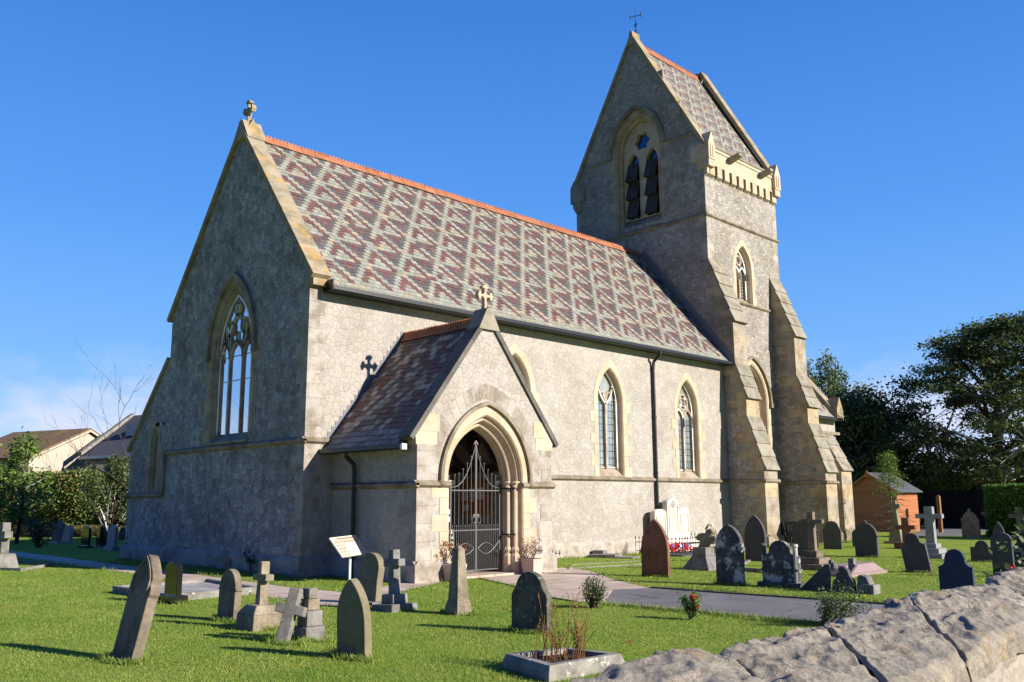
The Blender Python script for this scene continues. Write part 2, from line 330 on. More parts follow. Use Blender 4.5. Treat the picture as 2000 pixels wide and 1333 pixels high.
def mat_tarmac():
    t = NT('worn_tarmac', .9, .25); o = t.obj(); f = t.noise(o, 90, 4, .8); b = t.noise(o, .9, 4); d = t.n('TexVoronoi', None, Vector=o, Scale=70.0)
    c = t.ramp(f.outputs[0], [(.3,(.10,.10,.105)),(.7,(.24,.235,.235))]); c = t.mix(.8, c, t.ramp(b.outputs[0], [(.35,(.7,.7,.72)),(.65,(1.05,1.05,1.05))]), 'MULTIPLY')
    vk = t.n('VectorMath', {'operation':'MULTIPLY_ADD'}, i0=t.noise(o, 3, 4).outputs[1], i1=(.5,.5,0), i2=o).outputs[0]; ck = t.n('TexVoronoi', {'feature':'DISTANCE_TO_EDGE'}, Vector=vk, Scale=.7); c = t.mix(t.ramp(ck.outputs[0], [(.0,.75),(.014,0.0)]), c, (.05,.05,.05))
    pt = t.noise(o, 2.3, 5, .7); c = t.mix(t.ramp(pt.outputs[0], [(.58,0.0),(.7,.5)]), c, (.28,.26,.235))
    t.base(c); t.bump(d.outputs[0], .5, .008); return t.m
M['flags'] = mat_flags(); M['tarmac'] = mat_tarmac()

m = MB(); n_ = 60
xs = [-1500,-300,-60,-25,-12,-6,0,6,12,20,30,45,70,120,300,1500]
m.add([(x,y,0) for y in xs for x in xs], [(j*16+i,j*16+i+1,(j+1)*16+i+1,(j+1)*16+i) for j in range(15) for i in range(15)])
tag(m.build('ground', M['grass']), kind='structure')

W_PATH = [(-.62,26),(-1.75,26),(-2.02,12.4),(-2.15,5),(-2.4,1.5),(-2.6,-2),(-3.0,-5.3),(-2.5,-5.7),(-1.58,-5.13),(-.57,-4.47),(1.77,-3.25),(2.58,-3.3),(1.84,-5.07),(.64,-7.3),(.44,-8.06),(.63,-8.5),
          (2.47,-7.21),(3.26,-7.46),(4.4,-5.6),(5.84,-3.81),(6.2,-2.9),(6.2,-2.5),(3.0,-2.5),(.9,-2.85),(.1,-3.25),(-.35,-3.5),(-.95,-3.9),(-1.35,-3.6),(-1.5,-2.4),(-1.4,0),(-1.2,4),(-1.0,11)]
m = MB(); m.holed(W_PATH, [], lambda u,v,d: (u,v,d), .006)
tag(m.build('path', M['flags']), kind='structure')
T_PATH = [(.63,-8.5),(2.47,-7.21),(3.26,-7.46),(3.28,-9),(3.5,-11.9),(3.55,-16.6),(.6,-16.6),(.66,-12.3),(.59,-10.7),(.5,-9.2)]
m = MB(); m.holed(T_PATH, [], lambda u,v,d: (u,v,d), .005)
tag(m.build('tarmac_path', M['tarmac']), kind='structure')
def kerb(pts, wd=.07, h=.03, mat='kerbdark'):
    m = MB(); m.ribbon(pts, wd, lambda u,v,d: (u,v,d), h, -.05); return tag(m.build('kerb', M[mat]), kind='structure')
kerb([(3.3,-7.5),(3.32,-9),(3.54,-11.9),(3.59,-16.6)]); kerb([(.46,-9.0),(.55,-10.7),(.62,-12.3),(.56,-16.6)])
kerb([(.4,-8.1),(.6,-7.3),(1.80,-5.07),(2.5,-3.4)], .04, .018); kerb([(-.57,-4.5),(-1.58,-5.17),(-2.5,-5.74)], .04, .018)
# far road strip and pavement outside the boundary wall
far = [G(1790,1047),G(1872,1047),G(1990,1031),G(1790,1031)]
m = MB(); m.add([(p.x,p.y,.006) for p in far],[(0,1,2,3)]); tag(m.build('driveway', M['tarmac']), kind='structure')
m = MB(); m.box(-40,30,-22,-17.75,-.05,.012); tag(m.build('pavement', M['tarmac']), kind='structure')

# ------------------------------------------------------------------ church
def south(Y): return lambda u, w_, d: (u, Y+d, w_)
def west(X): return lambda u, w_, d: (X+d, u, w_)
def arch(c, a, zb, zs, zt, n=12):
    h = zt-zs; r = (a*a+h*h)/(2*a); th = math.atan2(h, r-a) if r > a else math.pi-math.atan2(h, a-r)
    L = [(c-a+r-r*math.cos(th*i/n), zs+r*math.sin(th*i/n)) for i in range(n+1)]
    R_ = [(2*c-u, z) for u, z in L[:-1]][::-1]
    return [(c-a, zb)]+L+R_+[(c+a, zb)]

church = empty('church', (0,0,0)); tag(church, 'grey rubble stone church with patterned slate roof, gabled porch and saddleback tower', 'church')
L_, W_, ZE, ZR = 18.41, 7.58, 7.27, 12.06
P_ = 3.22; PX0, PX1, PC = .8, 5.06, 2.89
TX0, TX1, TY0, TY1, TC = 18.41, 24.04, .46, 7.28, 3.87

def dressing_blocks(m, fn, c, a, zb, zs, zt, wid, proud=.012, dep=.06, teeth=(0.0,.2), bh=.33, nv=5, quoin=True):
    if quoin:
        k = max(1, round((zs-zb)/bh)); hh = (zs-zb)/k
        for i in range(k):
            ext = wid+(teeth[i%2]); ext2 = wid+teeth[(i+1)%2]
            z0, z1 = zb+i*hh+.003, zb+(i+1)*hh-.003
            m.prism([(c-a-ext,z0),(c-a,z0),(c-a,z1),(c-a-ext,z1)], fn, -proud, dep)
            m.prism([(c+a,z0),(c+a+ext2,z0),(c+a+ext2,z1),(c+a,z1)], fn, -proud, dep)
    N = nv*3; inn = arch(c,a,zb,zs,zt,N)[1:-1]; out = arch(c,a+wid,zb,zs,zt+wid*1.35,N)[1:-1]
    for sgn in range(2):
        for j in range(nv):
            i0, i1 = (j*3, j*3+3) if sgn == 0 else (N+j*3, N+j*3+3)
            poly = [inn[i] for i in range(i0,i1+1)]+[out[i] for i in range(i1,i0-1,-1)]
            m.prism(poly, fn, -proud, dep)
def reveal(m, fn, c, zb, zs, steps, n=12):
    """steps: (half width, apex z, depth) rings joined by strips"""
    prev = None
    for a, zt, d in steps:
        cur = [fn(u,z,d) for u, z in arch(c,a,zb,zs,zt,n)]
        if prev: m.strip(prev, cur)
        prev = cur
def hood(m, fn, c, a, zs, zt, wd, d0, d1, n=14):
    p = arch(c,a,zs-.1,zs,zt,n); m.ribbon(p, wd, fn, d0, d1)
def pane(parent, fn, c, a, zb, zs, zt, d, mat, name='pane'):
    m = MB(); p = arch(c,a,zb,zs,zt,12); m.add([fn(u,z,d) for u,z in p],[list(range(len(p)))]); return m.build(name, mat, parent)
def circle(c, z, r, n=20, lobes=0, amp=.2, ph=0):
    return [(c+(r*(1+amp*math.cos(lobes*(2*math.pi*i/n)+ph)) if lobes else r)*math.cos(2*math.pi*i/n), z+(r*(1+amp*math.cos(lobes*(2*math.pi*i/n)+ph)) if lobes else r)*math.sin(2*math.pi*i/n)) for i in range(n)]
def arcpts(p0, p1, bulge, n=8):
    a, b = Vector(p0), Vector(p1); t = b-a; nn = Vector((-t.y,t.x)); return [tuple(a+t*(i/n)+nn*bulge*4*(i/n)*(1-i/n)) for i in range(n+1)]

# --- nave walls
S0, Wt = south(0), west(0)
m = MB()
NWIN = [(7.06,.65,2.72,4.9,6.05),(11.47,.65,2.72,4.9,6.05),(15.90,.65,2.72,4.9,6.05)]
holes = [arch(c,a,2.44,zs,zt) for c,a,zb,zs,zt in NWIN]
m.holed([(0,-.2),(L_+.3,-.2),(L_+.3,7.0),(0,7.2)], holes, S0, 0)
WC, WA, WZB, WZS, WZT = 3.78, 1.10, 3.32, 5.75, 7.62
gable = [(0,-.2),(10.0,-.2),(10.0,3.42),(W_,5.93),(W_,ZE-.05),(3.79,ZR-.05),(0,ZE-.05)]
nw = m.build('nave_wall', M['nave'], church, recalc=False); m = MB()
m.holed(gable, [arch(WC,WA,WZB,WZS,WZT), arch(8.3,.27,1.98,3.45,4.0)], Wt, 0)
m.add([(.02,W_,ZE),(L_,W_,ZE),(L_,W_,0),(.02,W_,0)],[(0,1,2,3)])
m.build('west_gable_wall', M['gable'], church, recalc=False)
m = MB()   # plinth with chamfered top
def plinth_s(x0, x1, y, h=.36, p=.09): m.prism([(y-p,-.2),(y+.05,-.2),(y+.05,h+.09),(y-.002,h+.09),(y-p,h)], lambda u,w_,d: (d,u,w_), x0, x1)
plinth_s(-.085, PX0, 0); m.build('plinth', M['quoin'], church); m = MB(); plinth_s(PX1, TX0, 0)
m.prism([(-.09,-.2),(.05,-.2),(.05,.45),(-.002,.45),(-.09,.36)], lambda u,w_,d: (u,d,w_), -.085, 10.08)
m.build('plinth', M['quoin'], church)
# quoins at the corners
def quoins(m, x, y, sx, sy, z0, z1, la=.52, lb=.3, h=.34, p=.008, q0=0):
    k = max(1, round((z1-z0)/h)); hh = (z1-z0)/k
    for i in range(k):
        a, b = (la, lb) if (i+q0) % 2 else (lb, la); a *= random.uniform(.85,1.12); b *= random.uniform(.85,1.12)
        za, zb = z0+i*hh+.003, z0+(i+1)*hh-.003
        m.box(*sorted((x-sx*p, x+sx*a)), *sorted((y-sy*p, y+sy*b)), za, zb)
m = MB(); quoins(m, 0, 0, 1, 1, .46, 7.2); m.build('corner_stones', M['quoin'], church)
m = MB(); quoins(m, 0, 10.0, 1, -1, .46, 3.3, .4, .34); m.build('corner_stones', M['quoin'], church)
m = MB()
for (y, z, dy, h_) in [(W_,5.95,-.42,.3),(W_,6.35,-.34,.28),(W_,7.0,-.38,.28),(.5,7.0,-.5,.34),(1.25,8.3,-.4,.4),(2.1,9.5,-.3,.3),(6.2,8.5,-.3,.36),(9.95,3.05,-.3,.3),(8.7,4.3,-.34,.3)]:
    m.box(-.006, .05, y+dy, y, z-h_, z)
m.build('gable_stones', M['quoin'], church)
# string courses
m = MB()
def sc_s(x0, x1, y, z, p=.09): m.prism([(y-.001,z-.11),(y-p,z-.05),(y-p,z),(y-.001,z+.06)], lambda u,w_,d: (d,u,w_), x0, x1)
def sc_w(y0, y1, x, z, p=.09): m.prism([(x-.001,z-.11),(x-p,z-.05),(x-p,z),(x-.001,z+.06)], lambda u,w_,d: (u,d,w_), y0, y1)
sc_w(-.09, 7.55, 0, 3.17); sc_s(-.088, .86, 0, 3.17); sc_w(7.47, 10.05, 0, 1.95); m.box(-.085, 0, 7.43, 7.55, 1.95, 3.06)
sc_s(PX1+.02, 18.41, 0, 2.42)
m.build('string_course', M['string'], church)

# --- windows of the south wall
def south_window(i, c, a, zb, zs, zt):
    m = MB(); dressing_blocks(m, S0, c, a, 2.44, zs, zt, .2, teeth=(.0,.19), bh=.36, nv=5)
    reveal(m, S0, c, 2.44, zs, [(a,zt,-.012),(a-.03,zt-.05,.03),(a-.03,zt-.05,.14),(a-.09,zt-.11,.18),(a-.09,zt-.11,.30)])
    win = m.build('window', M['sand'], church)
    m = MB(); m.prism([(-.02,2.44),(.0,2.46),(.32,2.78),(.34,2.78),(.34,2.40),(-.02,2.40)], lambda u,w_,d: (d,u,w_), c-a+.004, c+a-.004); m.build('sill', M['ashlar'], win)
    g = a-.09; zi = zt-.11; zl = 4.98 if i == 1 else 4.6
    gp = MB(); gp.add([S0(u,z,.28) for u,z in [(c-g,2.75),(c-g,zl),(c+g,zl),(c+g,2.75)]],[(0,1,2,3)]); gp.build('pane', M['glass_s'], win)
    up = [(c-g,zl)]+[q for q in arch(c,g,2.75,zs,zi) if q[1] > zl]+[(c+g,zl)]
    gp = MB(); gp.add([S0(u,z,.282) for u,z in up],[list(range(len(up)))]); gp.build('pane', M['glass_top'], win)
    t = MB(); th = (.19,.275); bw = .055
    t.ribbon([(c,2.75),(c,zl+.05)], .075, S0, *th)
    t.ribbon(arch(c,g-.02,2.75,zs,zi-.03), .05, S0, *th)
    if i == 1:   # Y tracery with an open eye
        t.ribbon(arcpts((c,4.85),(c-g*.62,5.45),.12), bw, S0, *th); t.ribbon(arcpts((c,4.85),(c+g*.62,5.45),-.12), bw, S0, *th)
        t.ribbon(arcpts((c-g*.62,5.42),(c,5.2),-.2)+arcpts((c,5.2),(c+g*.62,5.42),-.2)[1:], bw, S0, *th)
        for s in (-1,1): t.prism([(c+s*.03,4.9),(c+s*.16,5.28),(c,5.2)], S0, th[0]+.01, th[1])
        for s in (-1,1):
            for zz in (5.0,5.2): t.prism([(c+s*g,zz-.07),(c+s*(g-.1),zz),(c+s*g,zz+.07)], S0, th[0]+.02, th[1])
    else:        # two cusped lancets under a quatrefoil circle
        for s in (-1,1):
            q = arch(c+s*g/2, g/2-.01, 4.3, 4.55, 4.95, 7); t.ribbon(q, bw, S0, *th)
        t.ribbon(circle(c,5.22,.27,24), bw, S0, *th, closed=True)
        t.ribbon(circle(c,5.22,.17,32,4,.22,math.pi), .03, S0, th[0]+.02, th[1], closed=True)
        for k in range(4):
            an = math.pi/4+k*math.pi/2; t.prism([(c+.25*math.cos(an-.3),5.22+.25*math.sin(an-.3)),(c+.12*math.cos(an),5.22+.12*math.sin(an)),(c+.25*math.cos(an+.3),5.22+.25*math.sin(an+.3))], S0, th[0]+.015, th[1])
        t.prism([(c-.1,4.87),(c,4.68),(c+.1,4.87),(c,4.98)], S0, th[0]+.01, th[1])
    for s in (-1,1): t.ribbon([(c+s*.05,2.77),(c+s*(g-.03),2.77)], .04, S0, .25, .279)
    t.build('tracery', M['tracery'], win)
for i, q in enumerate(NWIN): south_window(i, *q)

# --- great west window
m = MB(); dressing_blocks(m, Wt, WC, WA, WZB, WZS, WZT, .16, teeth=(.0,.16), bh=.42, nv=6)
reveal(m, Wt, WC, WZB, WZS, [(WA,WZT,-.012),(WA-.06,WZT-.08,.03),(WA-.06,WZT-.08,.055),(WA-.15,WZT-.19,.10),(WA-.15,WZT-.19,.12),(WA-.23,WZT-.30,.18)])
wwin = m.build('window', M['ashlar'], church); wwin['label'] = 'great west window with three lights and flowing tracery'
m = MB(); hood(m, Wt, WC, WA+.17, WZS+.02, WZT+.25, .13, -.10, 0); m.box(-.11,0,WC-WA-.27,WC-WA-.1,WZS-.18,WZS-.02); m.box(-.11,0,WC+WA+.1,WC+WA+.27,WZS-.18,WZS-.02); m.build('hood_mould', M['string'], wwin)
m = MB(); m.prism([(-.05,WZB-.08),(-.05,WZB-.02),(.25,WZB+.24),(.28,WZB+.24),(.28,WZB-.08)], lambda u,w_,d: (u,d,w_), WC-WA+.01, WC+WA-.01); m.build('sill', M['weather'], wwin)
g = WA-.23; zi = WZT-.30; zb = WZB+.2
pane(wwin, Wt, WC, g, zb, WZS, zi, .172, M['glass_w'])
t = MB(); th = (.115,.17); b1, b2 = WC-.36, WC+.36
for b in (b1,b2): t.ribbon([(b,zb),(b,5.55)], .055, Wt, *th)
t.ribbon(arch(WC,g-.02,zb,WZS,zi-.03), .05, Wt, *th)
for cc, hw in ((WC-.63,.265),(WC,.35),(WC+.63,.265)):
    t.ribbon(arch(cc,hw,5.45,5.55,6.05,6)[1:-1], .07, Wt, *th); t.ribbon(arcpts((cc-hw*.7,5.85),(cc,6.3),-.15,5), .07, Wt, *th); t.ribbon(arcpts((cc+hw*.7,5.85),(cc,6.3),.15,5), .07, Wt, *th)
for s in (-1,1):
    t.ribbon(arcpts((WC+s*.36,5.75),(WC+s*.07,6.75),-s*.16), .09, Wt, *th); t.ribbon(arcpts((WC+s*.36,5.8),(WC+s*.62,6.55),s*.12), .08, Wt, *th)
    t.ribbon(circle(WC+s*.40,6.42,.2,18), .06, Wt, *th, closed=True)
    for k in range(3):
        an = k*2.1+.5; t.prism([(WC+s*.40+.2*math.cos(an-.35),6.42+.2*math.sin(an-.35)),(WC+s*.4+.09*math.cos(an),6.42+.09*math.sin(an)),(WC+s*.4+.2*math.cos(an+.35),6.42+.2*math.sin(an+.35))], Wt, th[0]+.02, th[1])
    t.ribbon(arcpts((WC+s*.07,6.7),(WC+s*.03,7.2),s*.25), .07, Wt, *th)
t.ribbon(circle(WC,6.92,.17,18), .06, Wt, *th, closed=True)
for z in (4.95,5.62): t.ribbon([(WC-g,z),(WC+g,z)], .022, Wt, .16, .171)
t.build('tracery', M['tracery'], wwin)
# blind lancet of the aisle
m = MB(); dressing_blocks(m, Wt, 8.3, .27, 1.98, 3.45, 4.0, .13, teeth=(0,.13), bh=.35, nv=3)
reveal(m, Wt, 8.3, 1.98, 3.45, [(.27,4.0,-.012),(.2,3.9,.10),(.2,3.9,.16)]); p = arch(8.3,.2,1.98,3.45,3.9); m.add([Wt(u,z,.16) for u,z in p],[list(range(len(p)))])
m.prism([(0,1.99),(.15,2.16),(.15,1.99)], lambda u,w_,d: (u,d,w_), 8.03, 8.57)
m.build('window', M['ashlar'], church)['label'] = 'narrow blocked lancet window in the aisle wall'

# --- slate roofs
CREAM = [(.26,.272,.228),(.29,.295,.245),(.235,.25,.22),(.31,.275,.20),(.27,.285,.245),(.25,.24,.19)]; MAR = [(.135,.066,.066),(.155,.074,.07),(.12,.062,.062),(.15,.085,.075)]; GRY = [(.095,.09,.092),(.11,.10,.098),(.088,.084,.09),(.115,.098,.092)]
PAT = ["LDMMDL","MLDMDL","MMLDDL","MLMLDL","MLLMLL","LLLLML"]
def slate_roof(name, O, U, S, ulen, slen, wd, ex, colf, parent, hmax=.012):
    O, U, S = Vector(O), Vector(U), Vector(S); Nn = U.cross(S); Nn = Nn if Nn.z > 0 else -Nn
    m = MB(); rows = int(slen/ex+.5)
    for j in range(rows):
        s0 = j*ex; s1 = min(s0+ex*1.06, slen)
        off = .5*(j % 2)
        for n in range(-1, int(ulen/wd)+1):
            u0, u1 = max(0,(n+off)*wd+.004), min(ulen,(n+off+1)*wd-.004)
            if u1-u0 < .02: continue
            sg = Nn*(.028*mnoise.noise(Vector((u0*.35,j*.06,3.1)))); h = hmax*random.uniform(.7,1.45); dz = random.uniform(-.006,.006)
            a, b = O+sg+U*u0+S*(s0+dz)+Nn*h, O+sg+U*u1+S*(s0+dz)+Nn*(h*random.uniform(.8,1.2))
            c_, d_ = O+sg+U*u1+S*s1, O+sg+U*u0+S*s1
            col = colf(n+off, j)
            m.add([a,b,c_,d_,a-Nn*h*.95,b-Nn*h*.95], [(0,1,2,3),(4,5,1,0)], col)
    A = [O, O+U*ulen, O+U*ulen+S*slen, O+S*slen]; m.add([p-Nn*.034 for p in A]+[p-Nn*.10 for p in A], [(0,1,2,3),(4,7,6,5),(0,4,5,1),(1,5,6,2),(3,7,4,0)], (.05,.045,.045))
    return m.build(name, M['slate'], parent, recalc=False)
def jit(c, a=.12): k = random.uniform(1-a,1+a); return tuple(x*k for x in c)
def nave_col(phase, r0, jtop):
    def f(c, j):
        R_ = r0-j; r = R_ % 6
        if j < 2 or j >= jtop: ch = 'L' if j < 2 else PAT[r][0]
        i = int(math.floor(c+.5*R_+phase+1e-6)) % 6; ch = 'L' if j < 2 else PAT[r][i]
        if random.random() < .015: ch = random.choice('LGM')
        return jit(random.choice({'L':CREAM,'M':MAR,'D':GRY,'G':GRY}[ch]))
    return f
se = Vector((0,4.14,5.09)); slen = se.length; se.normalize()
roof = slate_roof('nave_roof', (.40,-.35,6.86), (1,0,0), se, L_-.45, slen-.02, .2, .1555, nave_col(3.4+2.0,7,40), church)
se2 = Vector((0,-4.14,5.09)).normalized()
m = MB(); m.add([(.4,7.93,6.86),(L_,7.93,6.86),(L_,3.79,11.95),(.4,3.79,11.95)],[(0,1,2,3)], (.2,.18,.17)); m.build('nave_roof', M['slate'], church)
def ridge_tiles(parent, p0, p1, flank, hgt_, axis, teeth=.105, tile=.46, slope=1.23):
    """crested terracotta ridge along axis x or y from p0 to p1"""
    p0, p1 = Vector(p0), Vector(p1); Ln = (p1-p0).length; D = (p1-p0)/Ln; Sd = Vector((D.y,-D.x,0)); m = MB()
    k = int(Ln/tile)
    for i in range(k):
        a, b = p0+D*(Ln*i/k+.004), p0+D*(Ln*(i+1)/k-.004); q = Vector((0,0,-flank*slope))
        dz = Vector((0,0,random.uniform(-.006,.006)))
        vs = []
        for p in (a,b):
            vs += [p+dz+Sd*flank+q, p+dz+Sd*.02, p+dz-Sd*.02, p+dz-Sd*flank+q]
        m.add(vs,[(0,1,5,4),(1,2,6,5),(2,3,7,6)])
        nt = max(2,round((b-a).length/teeth)); tl = (b-a).length/nt
        poly = [(0,0)]
        for t_ in range(nt): poly += [(t_*tl+.004,hgt_*.5),(t_*tl+tl*.32,hgt_),(t_*tl+tl*.68,hgt_),(t_*tl+tl-.004,hgt_*.5)]
        poly += [((b-a).length,0)]
        m.prism(poly, lambda u,w_,d: tuple(a+dz+D*u+Sd*d+Vector((0,0,w_-.01))), -.018, .018)
    return m.build('ridge_tiles', M['terracotta'], parent)
ridge_tiles(roof, (.47,3.79,12.03), (L_-.05,3.79,12.03), .14, .10, 'x')
# gable coping
def coping(m, p0, p1, fn, d0, d1, th=.14, n=8, up=1, gap=.004):
    a, b = Vector(p0), Vector(p1); t = b-a; nn = Vector((-t.y,t.x)).normalized(); nn = nn if nn.y > 0 else -nn
    for i in range(n):
        s, e = a+t*(i/n), a+t*((i+1)/n); g_ = t.normalized()*gap
        m.prism([tuple(s+g_),tuple(e-g_),tuple(e-g_+nn*th),tuple(s+g_+nn*th)], fn, d0, d1)
for cp in (((W_+.14,7.08),(3.79,12.06),-.09,.44,.13,11),((10.12,3.27),(W_,5.93),-.07,.4,.12,5)): m = MB(); coping(m, cp[0], cp[1], Wt, *cp[2:]); m.build('gable_coping', M['coping'], church)
m = MB(); coping(m, (-.16,7.07), (3.79,12.06), Wt, -.09, .44, .13, 11)
m.prism([(-.17,6.9),(.05,6.9),(.05,7.28),(-.17,7.06)], Wt, -.02, .43)
m.build('gable_coping', M['coping'], church)
def cross_finial(parent, p, s, face, mat, crumbly=False):
    """cross with trefoil ends; face 'y' = seen broadside from -y, 'x' = broadside from -x"""
    m = MB(); fn = (lambda u,w_,d: (p[0]+u, p[1]+d, p[2]+w_)) if face == 'y' else (lambda u,w_,d: (p[0]+d, p[1]+u, p[2]+w_))
    t = .055*s/.5
    m.prism([(-.08*s,0),(.08*s,0),(.05*s,.3*s),(-.05*s,.3*s)], fn, -t, t)
    m.prism([(-.05*s,.3*s),(.05*s,.3*s),(.05*s,1.05*s),(-.05*s,1.05*s)], fn, -t*.9, t*.9); m.prism([(-.32*s,.62*s),(.32*s,.62*s),(.32*s,.73*s),(-.32*s,.73*s)], fn, -t*.85, t*.85)
    for (u,w_) in [(-.34,.675),(.34,.675),(0,1.06)]:
        m.prism(circle(u*s,w_*s,.085*s,10), fn, -t, t)
        for (du,dw) in ([(0,.10),(0,-.10)] if u else [(.10,-.02),(-.10,-.02)]): m.prism(circle((u*.92+du)*s,(w_+dw*1.0)*s,.07*s,10), fn, -t*.95, t*.95)
    for sx in (-1,1):
        for sz in (-1,1): m.prism([(sx*.05*s,(.675+sz*.055)*s),(sx*.13*s,(.675+sz*.055)*s),(sx*.05*s,(.675+sz*.15)*s)], fn, -t*.8, t*.8)
    return m.build('cross_finial', mat, parent, bevel=.008)
m = MB(); m.prism([(3.35,11.75),(4.23,11.75),(3.87,12.35),(3.71,12.35)], Wt, -.07, .5); m.prism([(-.05,11.9),(.45,11.9),(.2,12.42)], lambda u,w_,d: (u,3.79+d,w_), -.2, .2); m.build('apex_stone', M['coping'], church)
cross_finial(church, (.2,3.83,12.3), .64, 'x', M['coping'])
# gutter and downpipes
m = MB(); m.prism([(-.46,6.80),(-.46,6.90),(-.34,6.90),(-.34,6.80),(-.38,6.77),(-.43,6.77)], lambda u,w_,d: (d,u,w_), .38, L_+.02)
m.box(.40, L_, -.34, 0, 6.78, 6.82); m.box(.36,.40,-.44,-.02,6.78,7.05)
m.build('gutter', M['black'], church)
m = MB(); m.tube([(13.78,-.40,6.80),(13.78,-.40,6.68),(13.78,-.11,6.46),(13.78,-.08,6.30),(13.78,-.08,.45)], .052, 10)
for z in (6.2,4.5,2.6,1.2): m.tube([(13.78,-.08,z),(13.78,-.08,z+.07)], .065, 10)
m.build('downpipe', M['black'], church)
# aisle roof (north side)
m = MB(); m.add([(.3,10.2,3.3),(L_,10.2,3.3),(L_,W_,5.98),(.3,W_,5.98)],[(0,1,2,3)],(.2,.18,.17)); m.add([(.02,10,3.3),(L_,10,3.3),(L_,10,0),(.02,10,0)],[(0,1,2,3)],(.2,.2,.2)); m.build('aisle_roof', M['slate'], church)

# --- porch
PF = south(-P_); PW = west(PX0)
AC, AH = 2.87, 1.2
m = MB()
m.holed([(PX0,-.2),(PX1,-.2),(PX1,3.2),(PC,5.98),(PX0,3.2)], [arch(AC,AH,-.2,2.15,3.70)], PF, 0)
for x in (PX0, PX1): m.add([(x,-P_,-.2),(x,0,-.2),(x,0,3.0),(x,-P_,3.1)],[(0,1,2,3)])
for x in (PX0+.4, PX1-.4): m.add([(x,-P_+.5,-.1),(x,0,-.1),(x,0,3.2),(x,-P_+.5,3.2)],[(0,1,2,3)])
m.build('porch_wall', M['nave'], church, recalc=False)
m = MB(); m.holed([(PX0+.3,0),(PX1-.3,0),(PX1-.3,3.3),(PC,5.7),(PX0+.3,3.3)], [arch(AC,.93,0,2.15,3.40)], PF, .52)   # inner face of the front wall
m.build('porch_wall', M['nave'], church, recalc=False)
m = MB()
m.prism([(-.09,-.2),(.05,-.2),(.05,.45),(-.002,.45),(-.09,.36)], lambda u,w_,d: (PX0+u,d,w_), -P_-.085, -.095)
for x0, x1 in ((PX0-.085,AC-AH-.02),(AC+AH+.02,PX1+.09)): m.prism([(-P_-.09,-.2),(-P_+.05,-.2),(-P_+.05,.45),(-P_-.002,.45),(-P_-.09,.36)], lambda u,w_,d: (d,u,w_), x0, x1)
m.build('plinth', M['quoin'], church)
m = MB(); quoins(m, PX0, -P_, 1, 1, .46, 2.0, .6, .42, .36); quoins(m, PX0, -P_, 1, 1, 2.16, 3.1, .55, .4, .34); m.build('corner_stones', M['quoin'], church); m = MB(); quoins(m, PX1, -P_, -1, 1, .46, 2.0, .6, .4, .36); quoins(m, PX1, -P_, -1, 1, 2.16, 3.1, .5, .4, .34)
m.build('corner_stones', M['quoin'], church)
m = MB()   # big sandstone kneelers
for x0, s in ((PX0,1),(PX1,-1)):
    m.prism([(x0-s*.04,2.93),(x0+s*.55,2.93),(x0+s*.55,3.22),(x0-s*.06,3.22),(x0-s*.06,3.1)], PF, -.012, .25)
    m.prism([(x0-s*.06,3.225),(x0+s*.62,3.225),(x0+s*.62,3.62),(x0+s*.32,3.62)], PF, -.012, .2)
m.build('kneeler', M['sand'], church)
m = MB()
def sc_pw(y0, y1, x, z): m.prism([(x-.001,z-.11),(x-.09,z-.05),(x-.09,z),(x-.001,z+.05)], lambda u,w_,d: (u,d,w_), y0, y1)
sc_pw(-P_-.09, 0, PX0, 2.09); sc_s(PX0-.088, AC-AH+.06, -P_, 2.10); sc_s(AC+AH-.06, PX1+.09, -P_, 2.10)
m.build('string_course', M['string'], church)
# moulded arch
m = MB(); dressing_blocks(m, PF, AC, AH, -.05, 2.15, 3.70, .17, teeth=(.05,.28), bh=.36, nv=6)
ST = [(1.2,3.70,-.012),(1.17,3.67,.02),(1.17,3.67,.10),(1.13,3.62,.12),(1.10,3.59,.10),(1.08,3.56,.14),(1.08,3.56,.24),(1.03,3.51,.27),(1.00,3.47,.25),(.97,3.44,.28),(.97,3.44,.38),(.94,3.40,.42),(.93,3.39,.52)]
prev = None
for a, zt, d in ST:
    cur = [PF(u,z,d) for u,z in arch(AC,a,0,2.15,zt,14)]
    if prev: m.strip(prev, cur)
    prev = cur
# shafts with bases and capitals on both jambs
for s in (-1,1):
    for a, d in ((1.09,.17),(.985,.31)):
        x, y = AC+s*a, -P_+d
        m.tube([(x,y,.62),(x,y,2.05)], .062, 12)
        m.tube([(x,y,0),(x,y,.42),(x,y,.5),(x,y,.56),(x,y,.60),(x,y,.64)], [.125,.125,.085,.115,.10,.07], 8)
        m.tube([(x,y,2.0),(x,y,2.03),(x,y,2.08),(x,y,2.14),(x,y,2.17)], [.065,.085,.08,.12,.12], 10)
porch_arch = m.build('porch_arch', M['sand'], church)
m = MB(); hood(m, PF, AC, AH+.21, 2.17, 3.70+.27, .085, -.09, 0)
for s in (-1,1): m.ball((AC+s*(AH+.21),-P_-.05,2.10), .085, 10, 7)
m.build('hood_mould', M['string'], porch_arch)
m = MB()   # radial relieving stones round the arch
for sgn in (0,1):
    N = 33; inn = arch(AC,AH+.27,0,2.3,3.70+.36,N)[1:-1]; out = arch(AC,AH+.60,0,2.3,3.70+.74,N)[1:-1]
    for j in range(11):
        i0 = j*3 if sgn == 0 else N+j*3
        poly = [inn[i] for i in range(i0,i0+4)]+[out[i] for i in range(i0+3,i0-1,-1)]
        cu = sum(p[0] for p in poly)/len(poly); cz = sum(p[1] for p in poly)/len(poly)
        m.prism([(cu+(u-cu)*.96,cz+(z-cz)*.96) for u,z in poly], PF, -.006, .03)
m.build('relieving_arch', M['quoin'], church)
